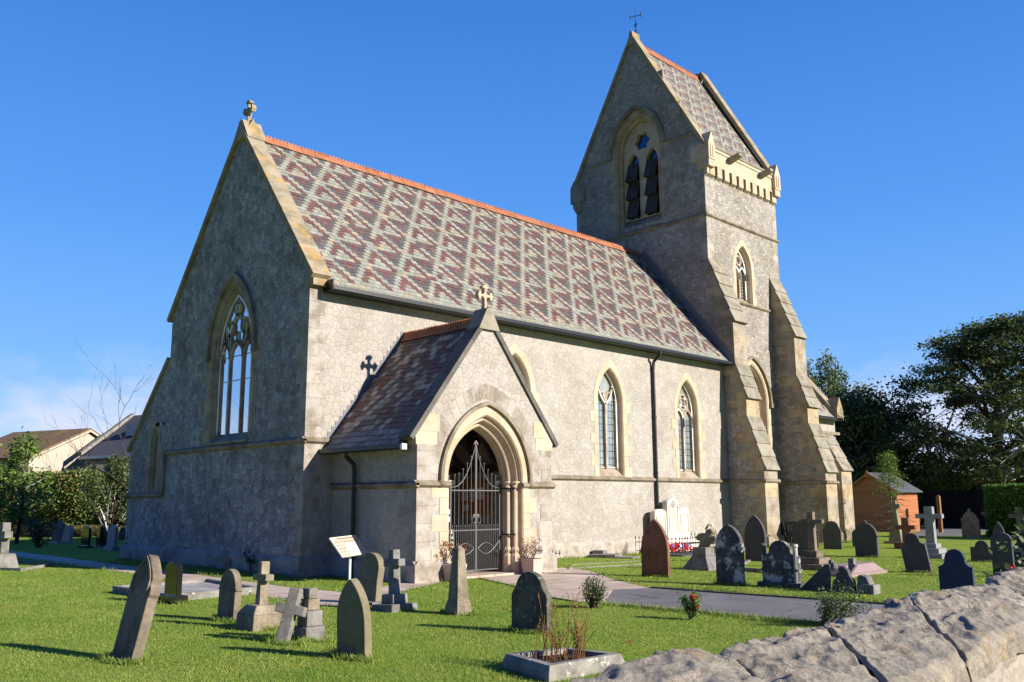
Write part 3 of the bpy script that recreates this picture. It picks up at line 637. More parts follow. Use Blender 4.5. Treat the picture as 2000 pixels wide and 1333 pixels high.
# porch roof
ps = Vector((PC-.5,0,5.92-2.92)); pl = ps.length; ps.normalize()
PCOL = [(.17,.09,.08),(.14,.10,.095),(.21,.12,.10),(.40,.36,.29),(.30,.27,.22),(.12,.105,.11),(.20,.10,.09),(.13,.095,.09),(.46,.42,.33)]
def porch_col(c, j):
    return jit(random.choice(PCOL if j > 2 else [(.26,.25,.23),(.22,.22,.21),(.19,.19,.19)]), .2)
proof = slate_roof('porch_roof', (.5,0,2.92), (0,-1,0), ps, P_-.3, pl, .205, .172, porch_col, church, .014)
ps2 = Vector((-(PC-.5),0,5.92-2.92)).normalized()
slate_roof('porch_roof', (2*PC-.5,-P_+.3,2.92), (0,1,0), ps2, P_-.3, pl, .205, .172, porch_col, church, .014)
ridge_tiles(proof, (PC,-P_+.42,6.0), (PC,0,6.0), .13, .11, 'y', .1, .45, 1.27)
m = MB(); coping(m, (PX0-.16,3.02), (PC,5.98), PF, -.06, .36, .12, 5); m.build('porch_coping', M['darkcop'], church); m = MB(); coping(m, (PX1+.16,3.02), (PC,5.98), PF, -.06, .36, .12, 5); m.build('porch_coping', M['darkcop'], church)
m = MB(); m.prism([(PC-.34,5.72),(PC+.34,5.72),(PC+.07,6.25),(PC-.07,6.25)], PF, -.08, .38); m.build('apex_stone', M['weather'], church)
cross_finial(church, (PC,-P_+.12,6.18), .58, 'y', M['sand'])
m = MB()   # stepped lead flashing against the nave wall
for i in range(22):
    f0 = i/22; u = .52+(PC-.52)*f0; z = 2.98+(5.98-2.98)*f0; m.prism([(u,z),(u+.108,z+.05),(u+.108,z+.26),(u,z+.26)], S0, -.012, 0)
    u2 = 2*PC-u; m.prism([(u2-.108,z+.05),(u2,z),(u2,z+.26),(u2-.108,z+.26)], S0, -.012, 0)
m.build('flashing', M['lead'], church)
m = MB(); m.prism([(.38,2.84),(.38,2.94),(.50,2.94),(.50,2.84),(.46,2.81),(.42,2.81)], lambda u,w_,d: (u,d,w_), -P_+.02, -.02); m.box(.5,PX0,-P_+.3,-.02,2.86,2.90); m.build('gutter', M['black'], church)
m = MB(); m.tube([(.46,-1.04,2.83),(.46,-1.04,2.74),(.68,-1.04,2.56),(.70,-1.04,2.42),(.70,-1.04,.0)], .052, 10); m.build('downpipe', M['black'], church)
m = MB(); m.box(.375,.505,-P_-.015,-P_+.06,2.805,2.925); m.build('gutter_end', M['white'], church)
# porch interior: floor, door, rafters
m = MB(); m.box(PX0+.3,PX1-.3,-P_+.02,0,-.1,.05); m.build('porch_floor', M['flags'], church)
m = MB(); p = arch(2.9,.85,.05,2.0,3.1); m.prism(p, S0, -.05, 0); dr = m.build('door', M['darkwood'], church)
m = MB()
for k in range(9): m.box(2.12+k*.19,2.125+k*.19,-.062,-.052,.1,2.3)
m.tube([(2.25,-.10,1.1),(2.25,-.10,1.2)], .03, 8); m.build('handle', M['iron'], dr)
m = MB()
for y in (-2.2,-1.5,-.8):
    for s in (-1,1): m.ribbon([(PC+s*(PC-PX0-.42),3.05),(PC,5.7)], .14, south(y), 0, .1)
    for s in (-1,1): m.ribbon(arcpts((PC+s*(PC-PX0-.42),2.4),(PC+s*.5,4.6),s*.14), .12, south(y), 0, .1)
m.box(PX0+.4,PX0+.5,-P_+.5,0,2.45,2.6); m.box(PX1-.5,PX1-.4,-P_+.5,0,2.45,2.6)
m.build('porch_rafters', M['darkwood'], church)

# --- gate
GYP = -2.75; GX0, GX1, GXC = 2.10, 3.80, 2.955
gate = MB(); fnG = south(GYP)
for x in (GX0, GX1): gate.tube([(x,GYP,.06),(x,GYP,2.24)], .026, 8); gate.ball((x,GYP,2.27), .035)
gate = gate.build('gate', M['iron'], church)
def sweep(f): return 2.02+ .98*(f**2.6)
for s in (-1,1):
    m = MB(); x0, x1 = (GX0+.07, GXC-.012) if s < 0 else (GXC+.012, GX1-.07)
    outer, inner = (x0,x1) if s < 0 else (x1,x0)
    for x, zt in ((outer,2.08),(inner,2.98)): m.box(x-.016,x+.016,GYP-.016,GYP+.016,.1,zt)
    for z in (.12,1.03,1.94): m.box(x0,x1,GYP-.012,GYP+.012,z,z+.024)
    nb = 6
    for k in range(1,nb):
        f = k/nb; x = outer+(inner-outer)*f; zt = [2.02,2.30,2.34,2.44,2.58,2.74][k] if k else 2
        m.tube([(x,GYP,1.04),(x,GYP,zt)], .008, 6); m.ball((x,GYP,zt), .022, 6, 5)
    for k in range(1,2*nb):
        x = outer+(inner-outer)*k/(2*nb); m.tube([(x,GYP,.13),(x,GYP,1.04 if k%2 else 1.14)], .007, 6)
        if k % 2 == 0: continue
    for k in range(6):
        x = outer+(inner-outer)*(k+.5)/6; m.tube([(x,GYP,1.04),(x,GYP,1.13)], .007, 6); m.ball((x,GYP,1.145), .02, 6, 5)
    path = [(outer+(inner-outer)*(i/14), GYP, sweep(i/14)) for i in range(15)]; m.tube(path, .012, 6)
    cx_ = outer+s*-.05; m.tube([(cx_+.05*math.cos(a)*(1-a/14), GYP, 2.12+.06*math.sin(a)*(1-a/14)) for a in [i*.45 for i in range(15)]], .011, 6)
    # fish of two crossing arcs, nose at the middle of the gate
    nx = inner+s*.05; tx = outer-s*.02; Ln_ = tx-nx
    for q in (-1,1):
        m.tube([(nx+Ln_*f, GYP-.012, .62+q*(.125*math.sin(math.pi*min(f/.76,1)) if f <= .76 else -.16*(f-.76)/.24*1.0)) for f in [i/18 for i in range(19)]], .009, 6)
    # ring handle
    m.box(inner+s*.03-.05,inner+s*.03+.05,GYP-.02,GYP,1.35,1.41); m.tube([(inner+s*.075+.055*math.cos(a),GYP-.025,1.27+.075*math.sin(a)) for a in [i*2*math.pi/16 for i in range(17)]], .008, 6)
    m.build('gate_leaf', M['iron'], gate)
m = MB(); m.tube([(GXC,GYP,.1),(GXC,GYP,2.98),(GXC,GYP,3.03)], [.03,.03,.012], 8); m.build('centre_post', M['iron'], gate)
m = MB(); m.ball((GXC,GYP,3.09),.035); m.ball((GXC-.04,GYP,3.05),.03); m.ball((GXC+.04,GYP,3.05),.03); m.build('trefoil', M['g_pink'], gate)
m = MB(); m.box(GX0-.03,GX0+.03,GYP-.035,GYP-.028,1.42,1.52); m.box(GX0-.03,GX0+.03,GYP-.035,GYP-.028,1.25,1.36); m.build('notice_plate', M['white'], gate)
m = MB()
for z in (.92,2.0):
    for s in (-1,1): m.tube([(AC+s*1.17,-P_+.16,z),(AC+s*1.02,-P_+.12,z),(AC+s*.9,-P_+.3,z),(AC+s*.9,GYP,z)], .02, 6)
m.build('gate_strap', M['black'], gate)

# --- tower
TW_, TS = west(TX0), south(TY0)
ZKN = 16.05; ZAP = 21.95
m = MB()
BC, BA, BZB, BZS, BZT = 3.80, 1.22, 13.3, 16.75, 18.35
m.holed([(TY0,-.2),(TY1,-.2),(TY1,ZKN),(TC,ZAP-.1),(TY0,ZKN)], [arch(BC,BA,BZB,BZS,BZT)], TW_, 0)
UW = (21.08,.62,9.95,11.2,12.22); LA = (21.33,1.12,2.9,5.7,7.25)
m.holed([(TX0,-.2),(TX1,-.2),(TX1,14.75),(TX0,14.75)], [arch(UW[0],UW[1],9.72,UW[3],UW[4]), arch(LA[0],LA[1],LA[2],LA[3],LA[4])], TS, 0)
m.add([(TX1,TY0,0),(TX1,TY1,0),(TX1,TY1,ZKN),(TX1,TC,ZAP-.1),(TX1,TY0,ZKN)],[(0,1,2,3,4)]); m.add([(TX0,TY1,0),(TX1,TY1,0),(TX1,TY1,ZKN),(TX0,TY1,ZKN)],[(0,1,2,3)])
tower = m.build('tower_wall', M['tower'], church, recalc=False)
m = MB(); quoins(m, TX0, TY0, 1, 1, 11.2, 14.6, .45, .34, .32); m.build('corner_stones', M['quoin'], church); m = MB(); quoins(m, TX1, TY0, -1, 1, 9.8, 14.6, .4, .34, .32); m.build('corner_stones', M['quoin'], church); m = MB(); quoins(m, TX0, TY1, 1, -1, 11.5, 14.6, .45, .34, .32)
for (y, z, dy, h_) in [(1.5,18.2,.6,.5),(2.3,19.9,.4,.4),(.75,16.0,.4,.55),(6.6,17.3,-.45,.5),(5.75,19.0,-.35,.4),(7.0,16.1,-.35,.5)]: m.box(TX0-.006, TX0+.05, *sorted((y,y+dy)), z-h_, z)
m.build('corner_stones', M['quoin'], church)
m = MB()
sc_w(TY0-.09, TY1+.09, TX0, 13.03, .08); sc_s(TX0-.078, TX1+.08, TY0, 13.03, .08); sc_s(19.3, 23.3, TY0, 9.72, .08); sc_s(18.5, 24.1, TY0, 2.42)
sc_w(TY0+.3, BC-BA-.3, TX0, 16.62, .05); sc_w(BC+BA+.3, 6.95, TX0, 16.62, .05)
m.build('string_course', M['string'], church)
# belfry opening
m = MB(); dressing_blocks(m, TW_, BC, BA, BZB, BZS, BZT, .12, teeth=(0,.22), bh=.42, nv=6)
reveal(m, TW_, BC, BZB, BZS, [(BA,BZT,-.012),(BA-.1,BZT-.13,.10),(BA-.1,BZT-.13,.2),(BA-.2,BZT-.26,.28),(BA-.2,BZT-.26,.42)])
bel = m.build('belfry_opening', M['ashlar'], church)
m = MB(); hood(m, TW_, BC, BA+.2, BZS-.05, BZT+.28, .16, -.13, 0); m.build('hood_mould', M['string'], bel)
m = MB(); m.prism([(-.03,13.12),(.0,13.14),(.5,13.72),(.52,13.72),(.52,13.1),(-.03,13.1)], lambda u,w_,d: (TX0+u,d,w_), BC-BA+.005, BC+BA-.005); m.build('sill', M['weather'], bel)
ga = BA-.2; l1, l2 = BC+.50, BC-.50; la = .31
plate = arch(BC, ga, 13.7, BZS, BZT-.26)
h1, h2 = arch(l1,la,13.75,16.2,16.75,8), arch(l2,la,13.75,16.2,16.75,8); h3 = circle(BC,17.2,.37,36,6,.13)
m = MB(); m.holed(plate, [h1,h2,h3], TW_, .40)
for h in (h1,h2): m.strip([TW_(u,z,.40) for u,z in h],[TW_(u,z,.62) for u,z in h])
m.strip([TW_(u,z,.40) for u,z in h3],[TW_(u,z,.62) for u,z in h3], True)
m.build('tracery', M['sand'], bel)
m = MB(); m.add([TW_(u,z,.6) for u,z in plate],[list(range(len(plate)))]); m.build('pane', M['glass_b'], bel)
for lc in (l1,l2):
    for k in range(3):
        zt = 16.25-k*.82; m = MB()
        for q in range(5):
            y0 = lc-la+.01+q*(2*la-.02)/5; y1 = y0+(2*la-.02)/5-.006
            m.prism([(.40,zt),(.43,zt),(.20,zt-.80-random.uniform(0,.02)),(.155,zt-.80-random.uniform(0,.02))], lambda u,w_,d: (TX0+u,d,w_), y0, y1)
        m.box(TX0+.18,TX0+.4,lc-la+.02,lc+la-.02,zt-.81,zt-.77)
        m.build('louvre', M['woodlouvre'], bel)
# upper south window of the tower
m = MB(); c,a,zb,zs,zt = UW; dressing_blocks(m, TS, c, a, 9.72, zs, zt, .2, teeth=(0,.08), bh=.4, nv=4)
reveal(m, TS, c, 9.72, zs, [(a,zt,-.012),(a-.05,zt-.07,.08),(a-.05,zt-.07,.16),(a-.12,zt-.17,.24),(a-.12,zt-.17,.34)])
tw = m.build('window', M['sand'], church); tw['label'] = 'two light leaded window high on the tower'
m = MB(); m.prism([(-.02,9.7),(.34,10.02),(.36,10.02),(.36,9.66),(-.02,9.66)], lambda u,w_,d: (d,TY0+u,w_), c-a+.004, c+a-.004); m.build('sill', M['weather'], tw)
g = a-.12; pane(tw, TS, c, g, 10.0, zs, zt-.17, .32, M['glass_t'])
t = MB(); t.ribbon([(c,10.0),(c,11.25)], .09, TS, .22, .315); t.ribbon(arch(c,g-.02,10,zs,zt-.2), .06, TS, .22, .315)
for s in (-1,1): t.ribbon(arch(c+s*g/2,g/2-.02,10.8,11.0,11.35,6), .06, TS, .22, .315)
t.ribbon(circle(c,11.62,.2,18), .07, TS, .22, .315, closed=True); t.build('tracery', M['tracery'], tw)
# big lower arch of the tower
m = MB(); c,a,zb,zs,zt = LA; dressing_blocks(m, TS, c, a, zb, zs, zt, .16, teeth=(0,.05), bh=.45, nv=6)
reveal(m, TS, c, zb, zs, [(a,zt,-.012),(a-.05,zt-.06,.03),(a-.05,zt-.06,.12),(a-.1,zt-.13,.10),(a-.12,zt-.16,.16),(a-.12,zt-.16,.26),(a-.18,zt-.24,.24),(a-.2,zt-.27,.3),(a-.2,zt-.27,.42)])
lw = m.build('window', M['sand'], church); lw['label'] = 'tall moulded arch window between the tower buttresses'
m = MB(); hood(m, TS, c, a+.19, zs-.03, zt+.25, .1, -.11, 0); m.box(c+a+.11,c+a+.27,TY0-.13,TY0,zs-.2,zs-.02); m.build('hood_mould', M['string'], lw)
pane(lw, TS, c, a-.2, zb, zs, zt-.27, .41, M['glass_t'])
t = MB()
for s in (-1,0,1): t.ribbon([(c+s*.42,zb),(c+s*.42,6.0)], .09, TS, .32, .405)
for s in (-1,1): t.ribbon(arcpts((c+s*.42,5.9),(c-s*.02,6.8),s*.2), .08, TS, .32, .405)
t.build('tracery', M['tracery'], lw)
# corbel table, parapet, gargoyles and kneelers
m = MB(); YF = TY0-.14
m.box(TX0+.02, TX1-.02, YF, TY0+.05, 15.16, 15.78); m.box(TX0, TX1, YF-.04, TY0+.05, 15.78, 15.88)
nk = 10; sp = (TX1-TX0-.12)/nk
for i in range(nk):
    x0 = TX0+.02+i*sp
    wdt = sp*.62 if i else sp*.9
    m.prism([(YF,14.72),(TY0,14.64),(TY0,15.155),(YF,15.155)], lambda u,w_,d: (d,u,w_), x0+sp*.36, x0+sp*1.0)
for i in range(nk+1):   # little pointed heads between corbels
    pass
m.prism([(YF,14.72),(TY0,14.64),(TY0,15.155),(YF,15.155)], lambda u,w_,d: (d,u,w_), TX0+.0, TX0+.16)
m.build('corbel_table', M['sand'], church)
m = MB()
for i in range(9):
    a0, a1 = TX0+i*(TX1-TX0)/9+.004, TX0+(i+1)*(TX1-TX0)/9-.004
    m.prism([(YF-.07,15.93),(YF-.07,16.02),(TY0+.22,16.14),(TY0+.22,15.885),(YF-.03,15.885)], lambda u,w_,d: (d,u,w_), a0, a1)
m.build('parapet_coping', M['weather'], church)
for gx in (20.15,22.65):
    m = MB(); m.prism([(YF,15.55),(YF,15.78),(YF-.45,15.86),(YF-.55,15.86),(YF-.55,15.74)], lambda u,w_,d: (d,u,w_), gx-.13, gx+.13); m.build('gargoyle', M['weather'], church)
for x0, x1 in ((TX0-.08,TX0+.42),(TX1-.42,TX1+.08)):
    m = MB(); xm = (x0+x1)/2
    m.prism([(x0,15.3),(x1,15.3),(x1,15.95),(xm,16.5),(x0,15.95)], lambda u,w_,d: (u,d,w_), YF-.16, TY0+.55); m.prism([(YF-.13,15.0),(YF-.13,15.3),(TY0+.3,15.3),(TY0+.3,14.9)], lambda u,w_,d: (d,u,w_), x0+.03, x1-.03)
    m.prism([(x0+.1,15.4),(xm-.03,15.4),(xm-.03,15.8),((x0+.1+xm-.03)/2,15.95),(x0+.1,15.8)], lambda u,w_,d: (u,d,w_), YF-.19, YF-.155); m.prism([(xm+.03,15.4),(x1-.1,15.4),(x1-.1,15.8),((x1-.1+xm+.03)/2,15.95),(xm+.03,15.8)], lambda u,w_,d: (u,d,w_), YF-.19, YF-.155)
    m.build('kneeler', M['sand'], church, bevel=.02)
for x0, x1 in ((TX0-.08,TX0+.42),(TX1-.42,TX1+.08)):
    m = MB(); xm = (x0+x1)/2
    m.prism([(x0,15.1),(x1,15.1),(x1,15.85),(xm,16.3),(x0,15.85)], lambda u,w_,d: (u,d,w_), TY1-.55, TY1+.32); m.prism([(TY1+.2,14.9),(TY1+.2,15.1),(TY1-.3,15.1),(TY1-.3,14.6),(TY1+.02,14.6)], lambda u,w_,d: (d,u,w_), x0+.03, x1-.03)
    m.build('kneeler', M['weather'], church, bevel=.03)
TE = west(TX1-.4)
for cp in (((TY0-.02,15.9),(TC,ZAP-.05),TW_,-.09,.42,.14,10),((TY0-.02,15.95),(TC,ZAP+.12),TE,0,.5,.16,9),((TY1+.02,15.95),(TC,ZAP+.12),TE,0,.5,.16,9)): m = MB(); coping(m, *cp); m.build('gable_coping', M['coping'], church)
m = MB(); coping(m, (TY1+.02,15.9), (TC,ZAP-.05), TW_, -.09, .42, .14, 10)
m.prism([(TC-.2,ZAP-.35),(TC+.2,ZAP-.35),(TC+.06,ZAP+.3),(TC-.06,ZAP+.3)], TW_, -.1, .44)
m.build('gable_coping', M['coping'], church)
ts = Vector((0,TC-.55,21.72-16.02)); tl = ts.length; ts.normalize()
def tow_col(c, j):
    R_ = 1-j; r = R_ % 6; i = int(math.floor(c+.5*R_+2.4)) % 6; ch = PAT[r][i]
    return jit(random.choice({'L':[tuple(x*1.25 for x in q) for q in CREAM],'M':[(.19,.12,.12),(.18,.11,.11)],'D':[(.17,.165,.165),(.19,.175,.175)]}[ch]), .15)
troof = slate_roof('tower_roof', (TX0+.38,.55,16.02), (1,0,0), ts, TX1-TX0-.76, tl, .16, .13, tow_col, church)
m = MB(); m.add([(TX0+.38,2*TC-.55,16.02),(TX1-.38,2*TC-.55,16.02),(TX1-.38,TC,21.72),(TX0+.38,TC,21.72)],[(0,1,2,3)],(.2,.18,.17)); m.build('tower_roof', M['slate'], church)
ridge_tiles(troof, (TX0+.45,TC,21.80), (TX1-.4,TC,21.80), .13, .13, 'x', .1, .45, 1.7)
# weathervane
m = MB(); vz = ZAP+.25; vx, vy = TX0+.3, TC
m.tube([(vx,vy,vz),(vx,vy,vz+1.25)], .02, 6, .012); 
for a in range(4):
    q = a*math.pi/2+.4; m.tube([(vx+.1*math.cos(q),vy+.1*math.sin(q),vz-.15),(vx,vy,vz+.35)], .012, 5)
m.ball((vx,vy,vz+.42), .045); m.ball((vx,vy,vz+.6), .035)
m.box(vx-.02,vx+.02,vy-.1,vy+.1,vz+.5,vz+.53)
D = Vector((.6,-.8,0)); m.tube([Vector((vx,vy,vz+.93))-D*.24+Vector((0,0,-.04)), Vector((vx,vy,vz+.93))+D*.24+Vector((0,0,.04))], .016, 5)
m.tube([Vector((vx,vy,vz+.93))+D*.24+Vector((0,0,-.05)), Vector((vx,vy,vz+.93))+D*.24+Vector((0,0,.16))], .022, 5); m.tube([Vector((vx,vy,vz+.93))-D*.24+Vector((0,0,-.12)), Vector((vx,vy,vz+.93))-D*.24+Vector((0,0,.06))], .022, 5)
m.build('weathervane', M['black'], church)
# roof flashing where the nave meets the tower
m = MB(); coping(m, (-.30,6.95), (3.79,11.98), TW_, -.02, 0, .28, 1); coping(m, (W_+.3,6.95), (3.79,11.98), TW_, -.02, 0, .28, 1); m.build('flashing', M['lead'], church)

# --- buttresses
PRO = [(-1.52,2.87),(-.92,4.75),(-.92,5.55),(-.52,6.80),(-.52,8.56),(.46,11.10)]
def yfront(z, P):
    if z <= P[0][1]: return P[0][0]
    for (ya,za),(yb,zb_) in zip(P,P[1:]):
        if za <= z <= zb_: return ya+(yb-ya)*(z-za)/max(1e-6,zb_-za)
    return P[-1][0]
def buttress(x0, x1, P, yback, h=.33, mat='tower', lab=None):
    m = MB(); fx = lambda u,w_,d: (d,u,w_)
    m.prism([(yback,-.2),(P[0][0],-.2)]+P+[(yback,P[-1][1])], fx, x0, x1)
    b = m.build('buttress', M[mat], church)
    m = MB(); z = .46; k = 0; ztop = P[-1][1]
    while z < ztop-.25:
        z1 = min(z+h*random.uniform(.85,1.15), ztop-.02)
        for q in (2.3,):
            pass
        ya, yb = yfront(z+.004,P), yfront(z1-.004,P); back = max(ya,yb)+(.34 if k % 2 else .72)*random.uniform(.8,1.2)
        back = min(back, yback)
        if back-max(ya,yb) > .08: m.prism([(ya-.007,z+.003),(yb-.007,z1-.003),(back,z1-.003),(back,z+.003)], fx, x0-.007, x1+.007)
        z = z1; k += 1
    m.build('facing_stones', M['ashlar'], b)
    m = MB()
    for (ya,za),(yb,zb_) in zip(P,P[1:]):
        if abs(yb-ya) < .05: continue
        a, e = Vector((ya-.05,za-.10)), Vector((yb,zb_)); t = e-a; n = max(2,round(t.length/.55)); nn = Vector((-t.y,t.x)).normalized(); nn = nn if nn.x < 0 else -nn
        for i in range(n):
            s, f = a+t*(i/n), a+t*((i+1)/n+.02)
            m.prism([tuple(s+nn*.01),tuple(s+nn*.085),tuple(f+nn*.045),tuple(f+nn*.01)], fx, x0-.035, x1+.035)
    m.build('weathering', M['weather'], b)
    m = MB(); yf = P[0][0]
    if P is PRO:
        m.prism([(yf-.001,2.31),(yf-.09,2.37),(yf-.09,2.42),(yf-.001,2.48)], fx, x0-.09, x1+.09)
        for xx, s in ((x0,-1),(x1,1)): m.prism([(xx,2.31),(xx+s*.085,2.37),(xx+s*.085,2.42),(xx,2.48)], lambda u,w_,d: (u,d,w_), yf-.085, yback)
    m.prism([(yf-.10,-.2),(yf+.02,-.2),(yf+.02,.46),(yf-.008,.46),(yf-.10,.36)], fx, x0-.10, x1+.10)
    for xx, s in ((x0,-1),(x1,1)): m.prism([(xx,-.2),(xx+s*.095,-.2),(xx+s*.095,.36),(xx+s*.008,.46),(xx,.46)], lambda u,w_,d: (u,d,w_), yf-.09, yback)
    m.build('moulding', M['string'], b)
    return b
buttress(18.405, 19.33, PRO, .62); buttress(23.19, 24.11, PRO, .62)
# --- chancel beyond the tower
m = MB(); m.box(TX1-.02, 27.5, 0, 7.7, -.2, 5.35); m.prism([(-.02,5.3),(7.7,5.3),(3.85,10.2)], west(27.0), 0, .48); m.build('chancel_wall', M['nave'], church)
cs = Vector((0,4.1,5.0)).normalized()
slate_roof('chancel_roof', (TX1,-.3,5.3), (1,0,0), cs, 27.1-TX1, 6.3, .2, .155, nave_col(1,1,40), church)
m = MB(); coping(m, (-.35,5.25), (3.85,10.35), west(27.0), 0, .52, .18, 7); m.prism([(26.95,5.2),(27.55,5.2),(27.55,5.65),(27.25,6.25),(26.95,5.65)], lambda u,w_,d: (u,d,w_), -.42, .1); m.build('gable_coping', M['coping'], church, bevel=.02)
m = MB(); m.prism([(-.42,5.2),(-.42,5.3),(-.3,5.3),(-.3,5.2)], lambda u,w_,d: (d,u,w_), TX1, 27.5); m.build('gutter', M['black'], church)
m = MB(); m.box(25.9,27.62,-.16,0,4.56,4.68); m.build('string_course', M['string'], church)
buttress(26.0, 26.95, [(-.86,3.0),(-.05,4.6)], .1, mat='nave')

# ------------------------------------------------------------------ graves
def profile(kind, w_, h):
    a = w_/2
    if kind == 'gothic': return arch(0,a,0,h*.55,h,8)
    if kind == 'lancet': return arch(0,a,0,h*.46,h,10)
    if kind == 'round': return [(-a,0)]+[(-a*math.cos(math.pi*i/14), h-a*.8+a*.8*math.sin(math.pi*i/14)) for i in range(15)]+[(a,0)]
    if kind == 'waist': return [(-a*.86,0),(-a*.9,h*.45),(-a*.97,h*.62)]+[(-a*math.cos(math.pi*i/14), h-a*.9+a*.9*math.sin(math.pi*i/14)) for i in range(15)]+[(a*.97,h*.62),(a*.9,h*.45),(a*.86,0)]
    if kind == 'shoulder':   # small stepped shoulders and a round head
        r = a*.74; zs = h-r*.92
        return [(-a,0),(-a,zs-.10),(-a*.96,zs-.06),(-a*.86,zs-.02),(-a*.80,zs)]+[(-r*math.cos(math.pi*i/12), zs+r*.92*math.sin(math.pi*i/12)) for i in range(1,12)]+[(a*.80,zs),(a*.86,zs-.02),(a*.96,zs-.06),(a,zs-.10),(a,0)]
    if kind == 'scoop':      # concave shoulders rising to a round head
        r = a*.58; zs = h-r
        L = [(-a,0),(-a,h*.68)]+[(-a+ (a-r)*math.sin(t), h*.68+(zs-h*.68)*(1-math.cos(t))) for t in (.35,.7,1.05,1.4)]
        return L+[(-r*1.06,zs)]+[(-r*math.cos(math.pi*i/12), zs+r*math.sin(math.pi*i/12)) for i in range(13)]+[(r*1.06,zs)]+[(-u,z) for u,z in L[::-1]]
    if kind == 'ogee':
        pts = [(-a,0),(-a,h*.90)]+[(-a*(1-f), h*.90+h*.10*(.5-.5*math.cos(math.pi*f))) for f in (.2,.4,.6,.8,1)]
        return pts+[(-u,z) for u,z in pts[:-1][::-1]]
    if kind == 'scroll':     # gothic head over projecting scrolled shoulders
        L = [(-a*.92,0),(-a*.92,h*.60),(-a*1.0,h*.63),(-a*1.0,h*.68),(-a*.86,h*.72),(-a*.92,h*.78),(-a*.80,h*.82),(-a*.60,h*.875),(-a*.40,h*.925),(-a*.2,h*.97)]
        return L+[(0,h)]+[(-u,z) for u,z in L[::-1]]
    if kind == 'pointshoulder':
        L = [(-a*.96,0),(-a*.96,h*.58),(-a*1.04,h*.585),(-a*1.04,h*.635),(-a*.95,h*.64)]+[q for q in arch(0,a*.95,h*.64,h*.64,h,9)[2:-1]][:9]
        return L+[(-u,z) for u,z in L[:-1][::-1]]
    if kind == 'crocket':    # stepped gothic gable with crockets and a finial
        L = [(-a,0),(-a*.95,h*.58),(-a*1.02,h*.6),(-a*.98,h*.64),(-a*.86,h*.66),(-a*.70,h*.74),(-a*.74,h*.78),(-a*.6,h*.80),(-a*.42,h*.86),(-a*.36,h*.88),(-a*.18,h*.90),(-a*.12,h*.935),(-a*.16,h*.965),(-a*.08,h*1.0)]
        return L+[(-u,z) for u,z in L[::-1]]
def headstone(label, kind, mat, xa, xf, yb, yt, t=.10, lean=0, side=0, top=None, group='upright gravestones in the churchyard', extra=None, yaw=0, name='headstone', panel=True, sink=.12):
    """face px columns xa..xf, row of its foot yb and of its top yt; lean in degrees towards +x, side towards -y"""
    p = G((xa+xf)/2, yb); L, R_ = HX(xa,yb,p.x), HX(xf,yb,p.x); wd = abs(L.y-R_.y); h = hgt(p, yt)/max(.6,math.cos(RAD(lean)))
    m = MB(); pr = [(u, z-(sink if z < .01 else 0)) for u,z in profile(kind, wd, h)]
    m.prism(pr, lambda u,w_,d: (d,u,w_), 0, t)
    o = m.build(name, M[mat], None, bevel=.012)
    o.location = (p.x, p.y, 0); o.rotation_euler = (RAD(side), RAD(lean), RAD(yaw)); tag(o, label, 'gravestone', group)
    if extra: extra(o, wd, h, t)
    return o
def plinth_extra(mat, hgt_=.12, grow=.1, gx=.08):
    def f(o, wd, h, t):
        m = MB(); m.box(-gx, t+gx, -wd/2-grow, wd/2+grow, -.08, hgt_); m.build('base', M[mat], o, bevel=.01)
    return f
def moulding_extra(mat):
    def f(o, wd, h, t):
        m = MB(); m.ribbon([(u*.93,z*.985) for u,z in profile('pointshoulder',wd,h)[5:-5]], .03, lambda u,w_,d: (d,u,w_), -.012, .01); m.build('moulding', M[mat], o)
    return f
def scroll_extra(o, wd, h, t):
    m = MB(); L = [(-.62,.60),(-.75,.70),(-.74,.77),(-.62,.815),(-.45,.865),(-.28,.91),(0,.965)]; P2 = [(u*wd/2,z*h) for u,z in L]+[(-u*wd/2,z*h) for u,z in L[:-1][::-1]]
    m.ribbon(P2, .035, lambda u,w_,d: (d,u,w_), -.014, .01); m.build('carved_edge', M['g_tan'], o)

headstone('tall brown headstone with scrolled shoulders leaning over, nearest the left corner', 'scroll', 'g_brown', 213, 256, 1292, 1084, .12, 12, extra=scroll_extra)
headstone('polished black granite headstone with curved top on a black base', 'ogee', 'g_black', 319, 343, 1178, 1097, .10, 0, extra=plinth_extra('g_black', .13, .06, .09))
headstone('narrow brown pointed headstone with small shoulders beside the grave kerb', 'pointshoulder', 'g_brown', 422, 455, 1213, 1112, .11, 2)
headstone('smooth olive pointed headstone in front of the information board', 'lancet', 'g_olive', 657, 712, 1286, 1130, .10, -4, 2)
headstone('round topped olive headstone with a pinched waist, under the information board', 'waist', 'g_olive', 697, 735, 1180, 1080, .13, 3, extra=plinth_extra('g_grey', .05, .1, .16))
headstone('mottled dark headstone with round head and shoulders, right of the obelisk', 'shoulder', 'g_mottle', 998, 1068, 1236, 1117, .10, 0)
headstone('reddish brown pointed headstone standing by the flagged path', 'lancet', 'g_red', 1253, 1305, 1127, 1014, .10, 0)
headstone('black and white weathered marble headstone with a pointed head', 'pointshoulder', 'g_marble', 1398, 1452, 1143, 1025, .10, 1, extra=moulding_extra('g_marble'))
def twin_extra(o, wd, h, t):
    m = MB(); m.box(-.09, t+.09, -wd/2-.08, wd/2+.08, -.08, .10); m.build('base', M['g_slate'], o, bevel=.01)
    for s in (-1,1):
        m = MB(); m.tube([(.02,s*wd*.44,.1),(.02,s*wd*.44,h*.86),(.02,s*wd*.44,h*.88),(.02,s*wd*.44,h*.93)], [.045,.045,.065,.05], 10); m.build('column', M['g_marble_clean'] if s < 0 else M['g_marble'], o, smooth=False)
    m = MB(); m.box(-.03, t+.03, -wd/2-.01, wd/2+.01, h*.36, h*.40); m.build('moulding', M['g_marble'], o, bevel=.008)
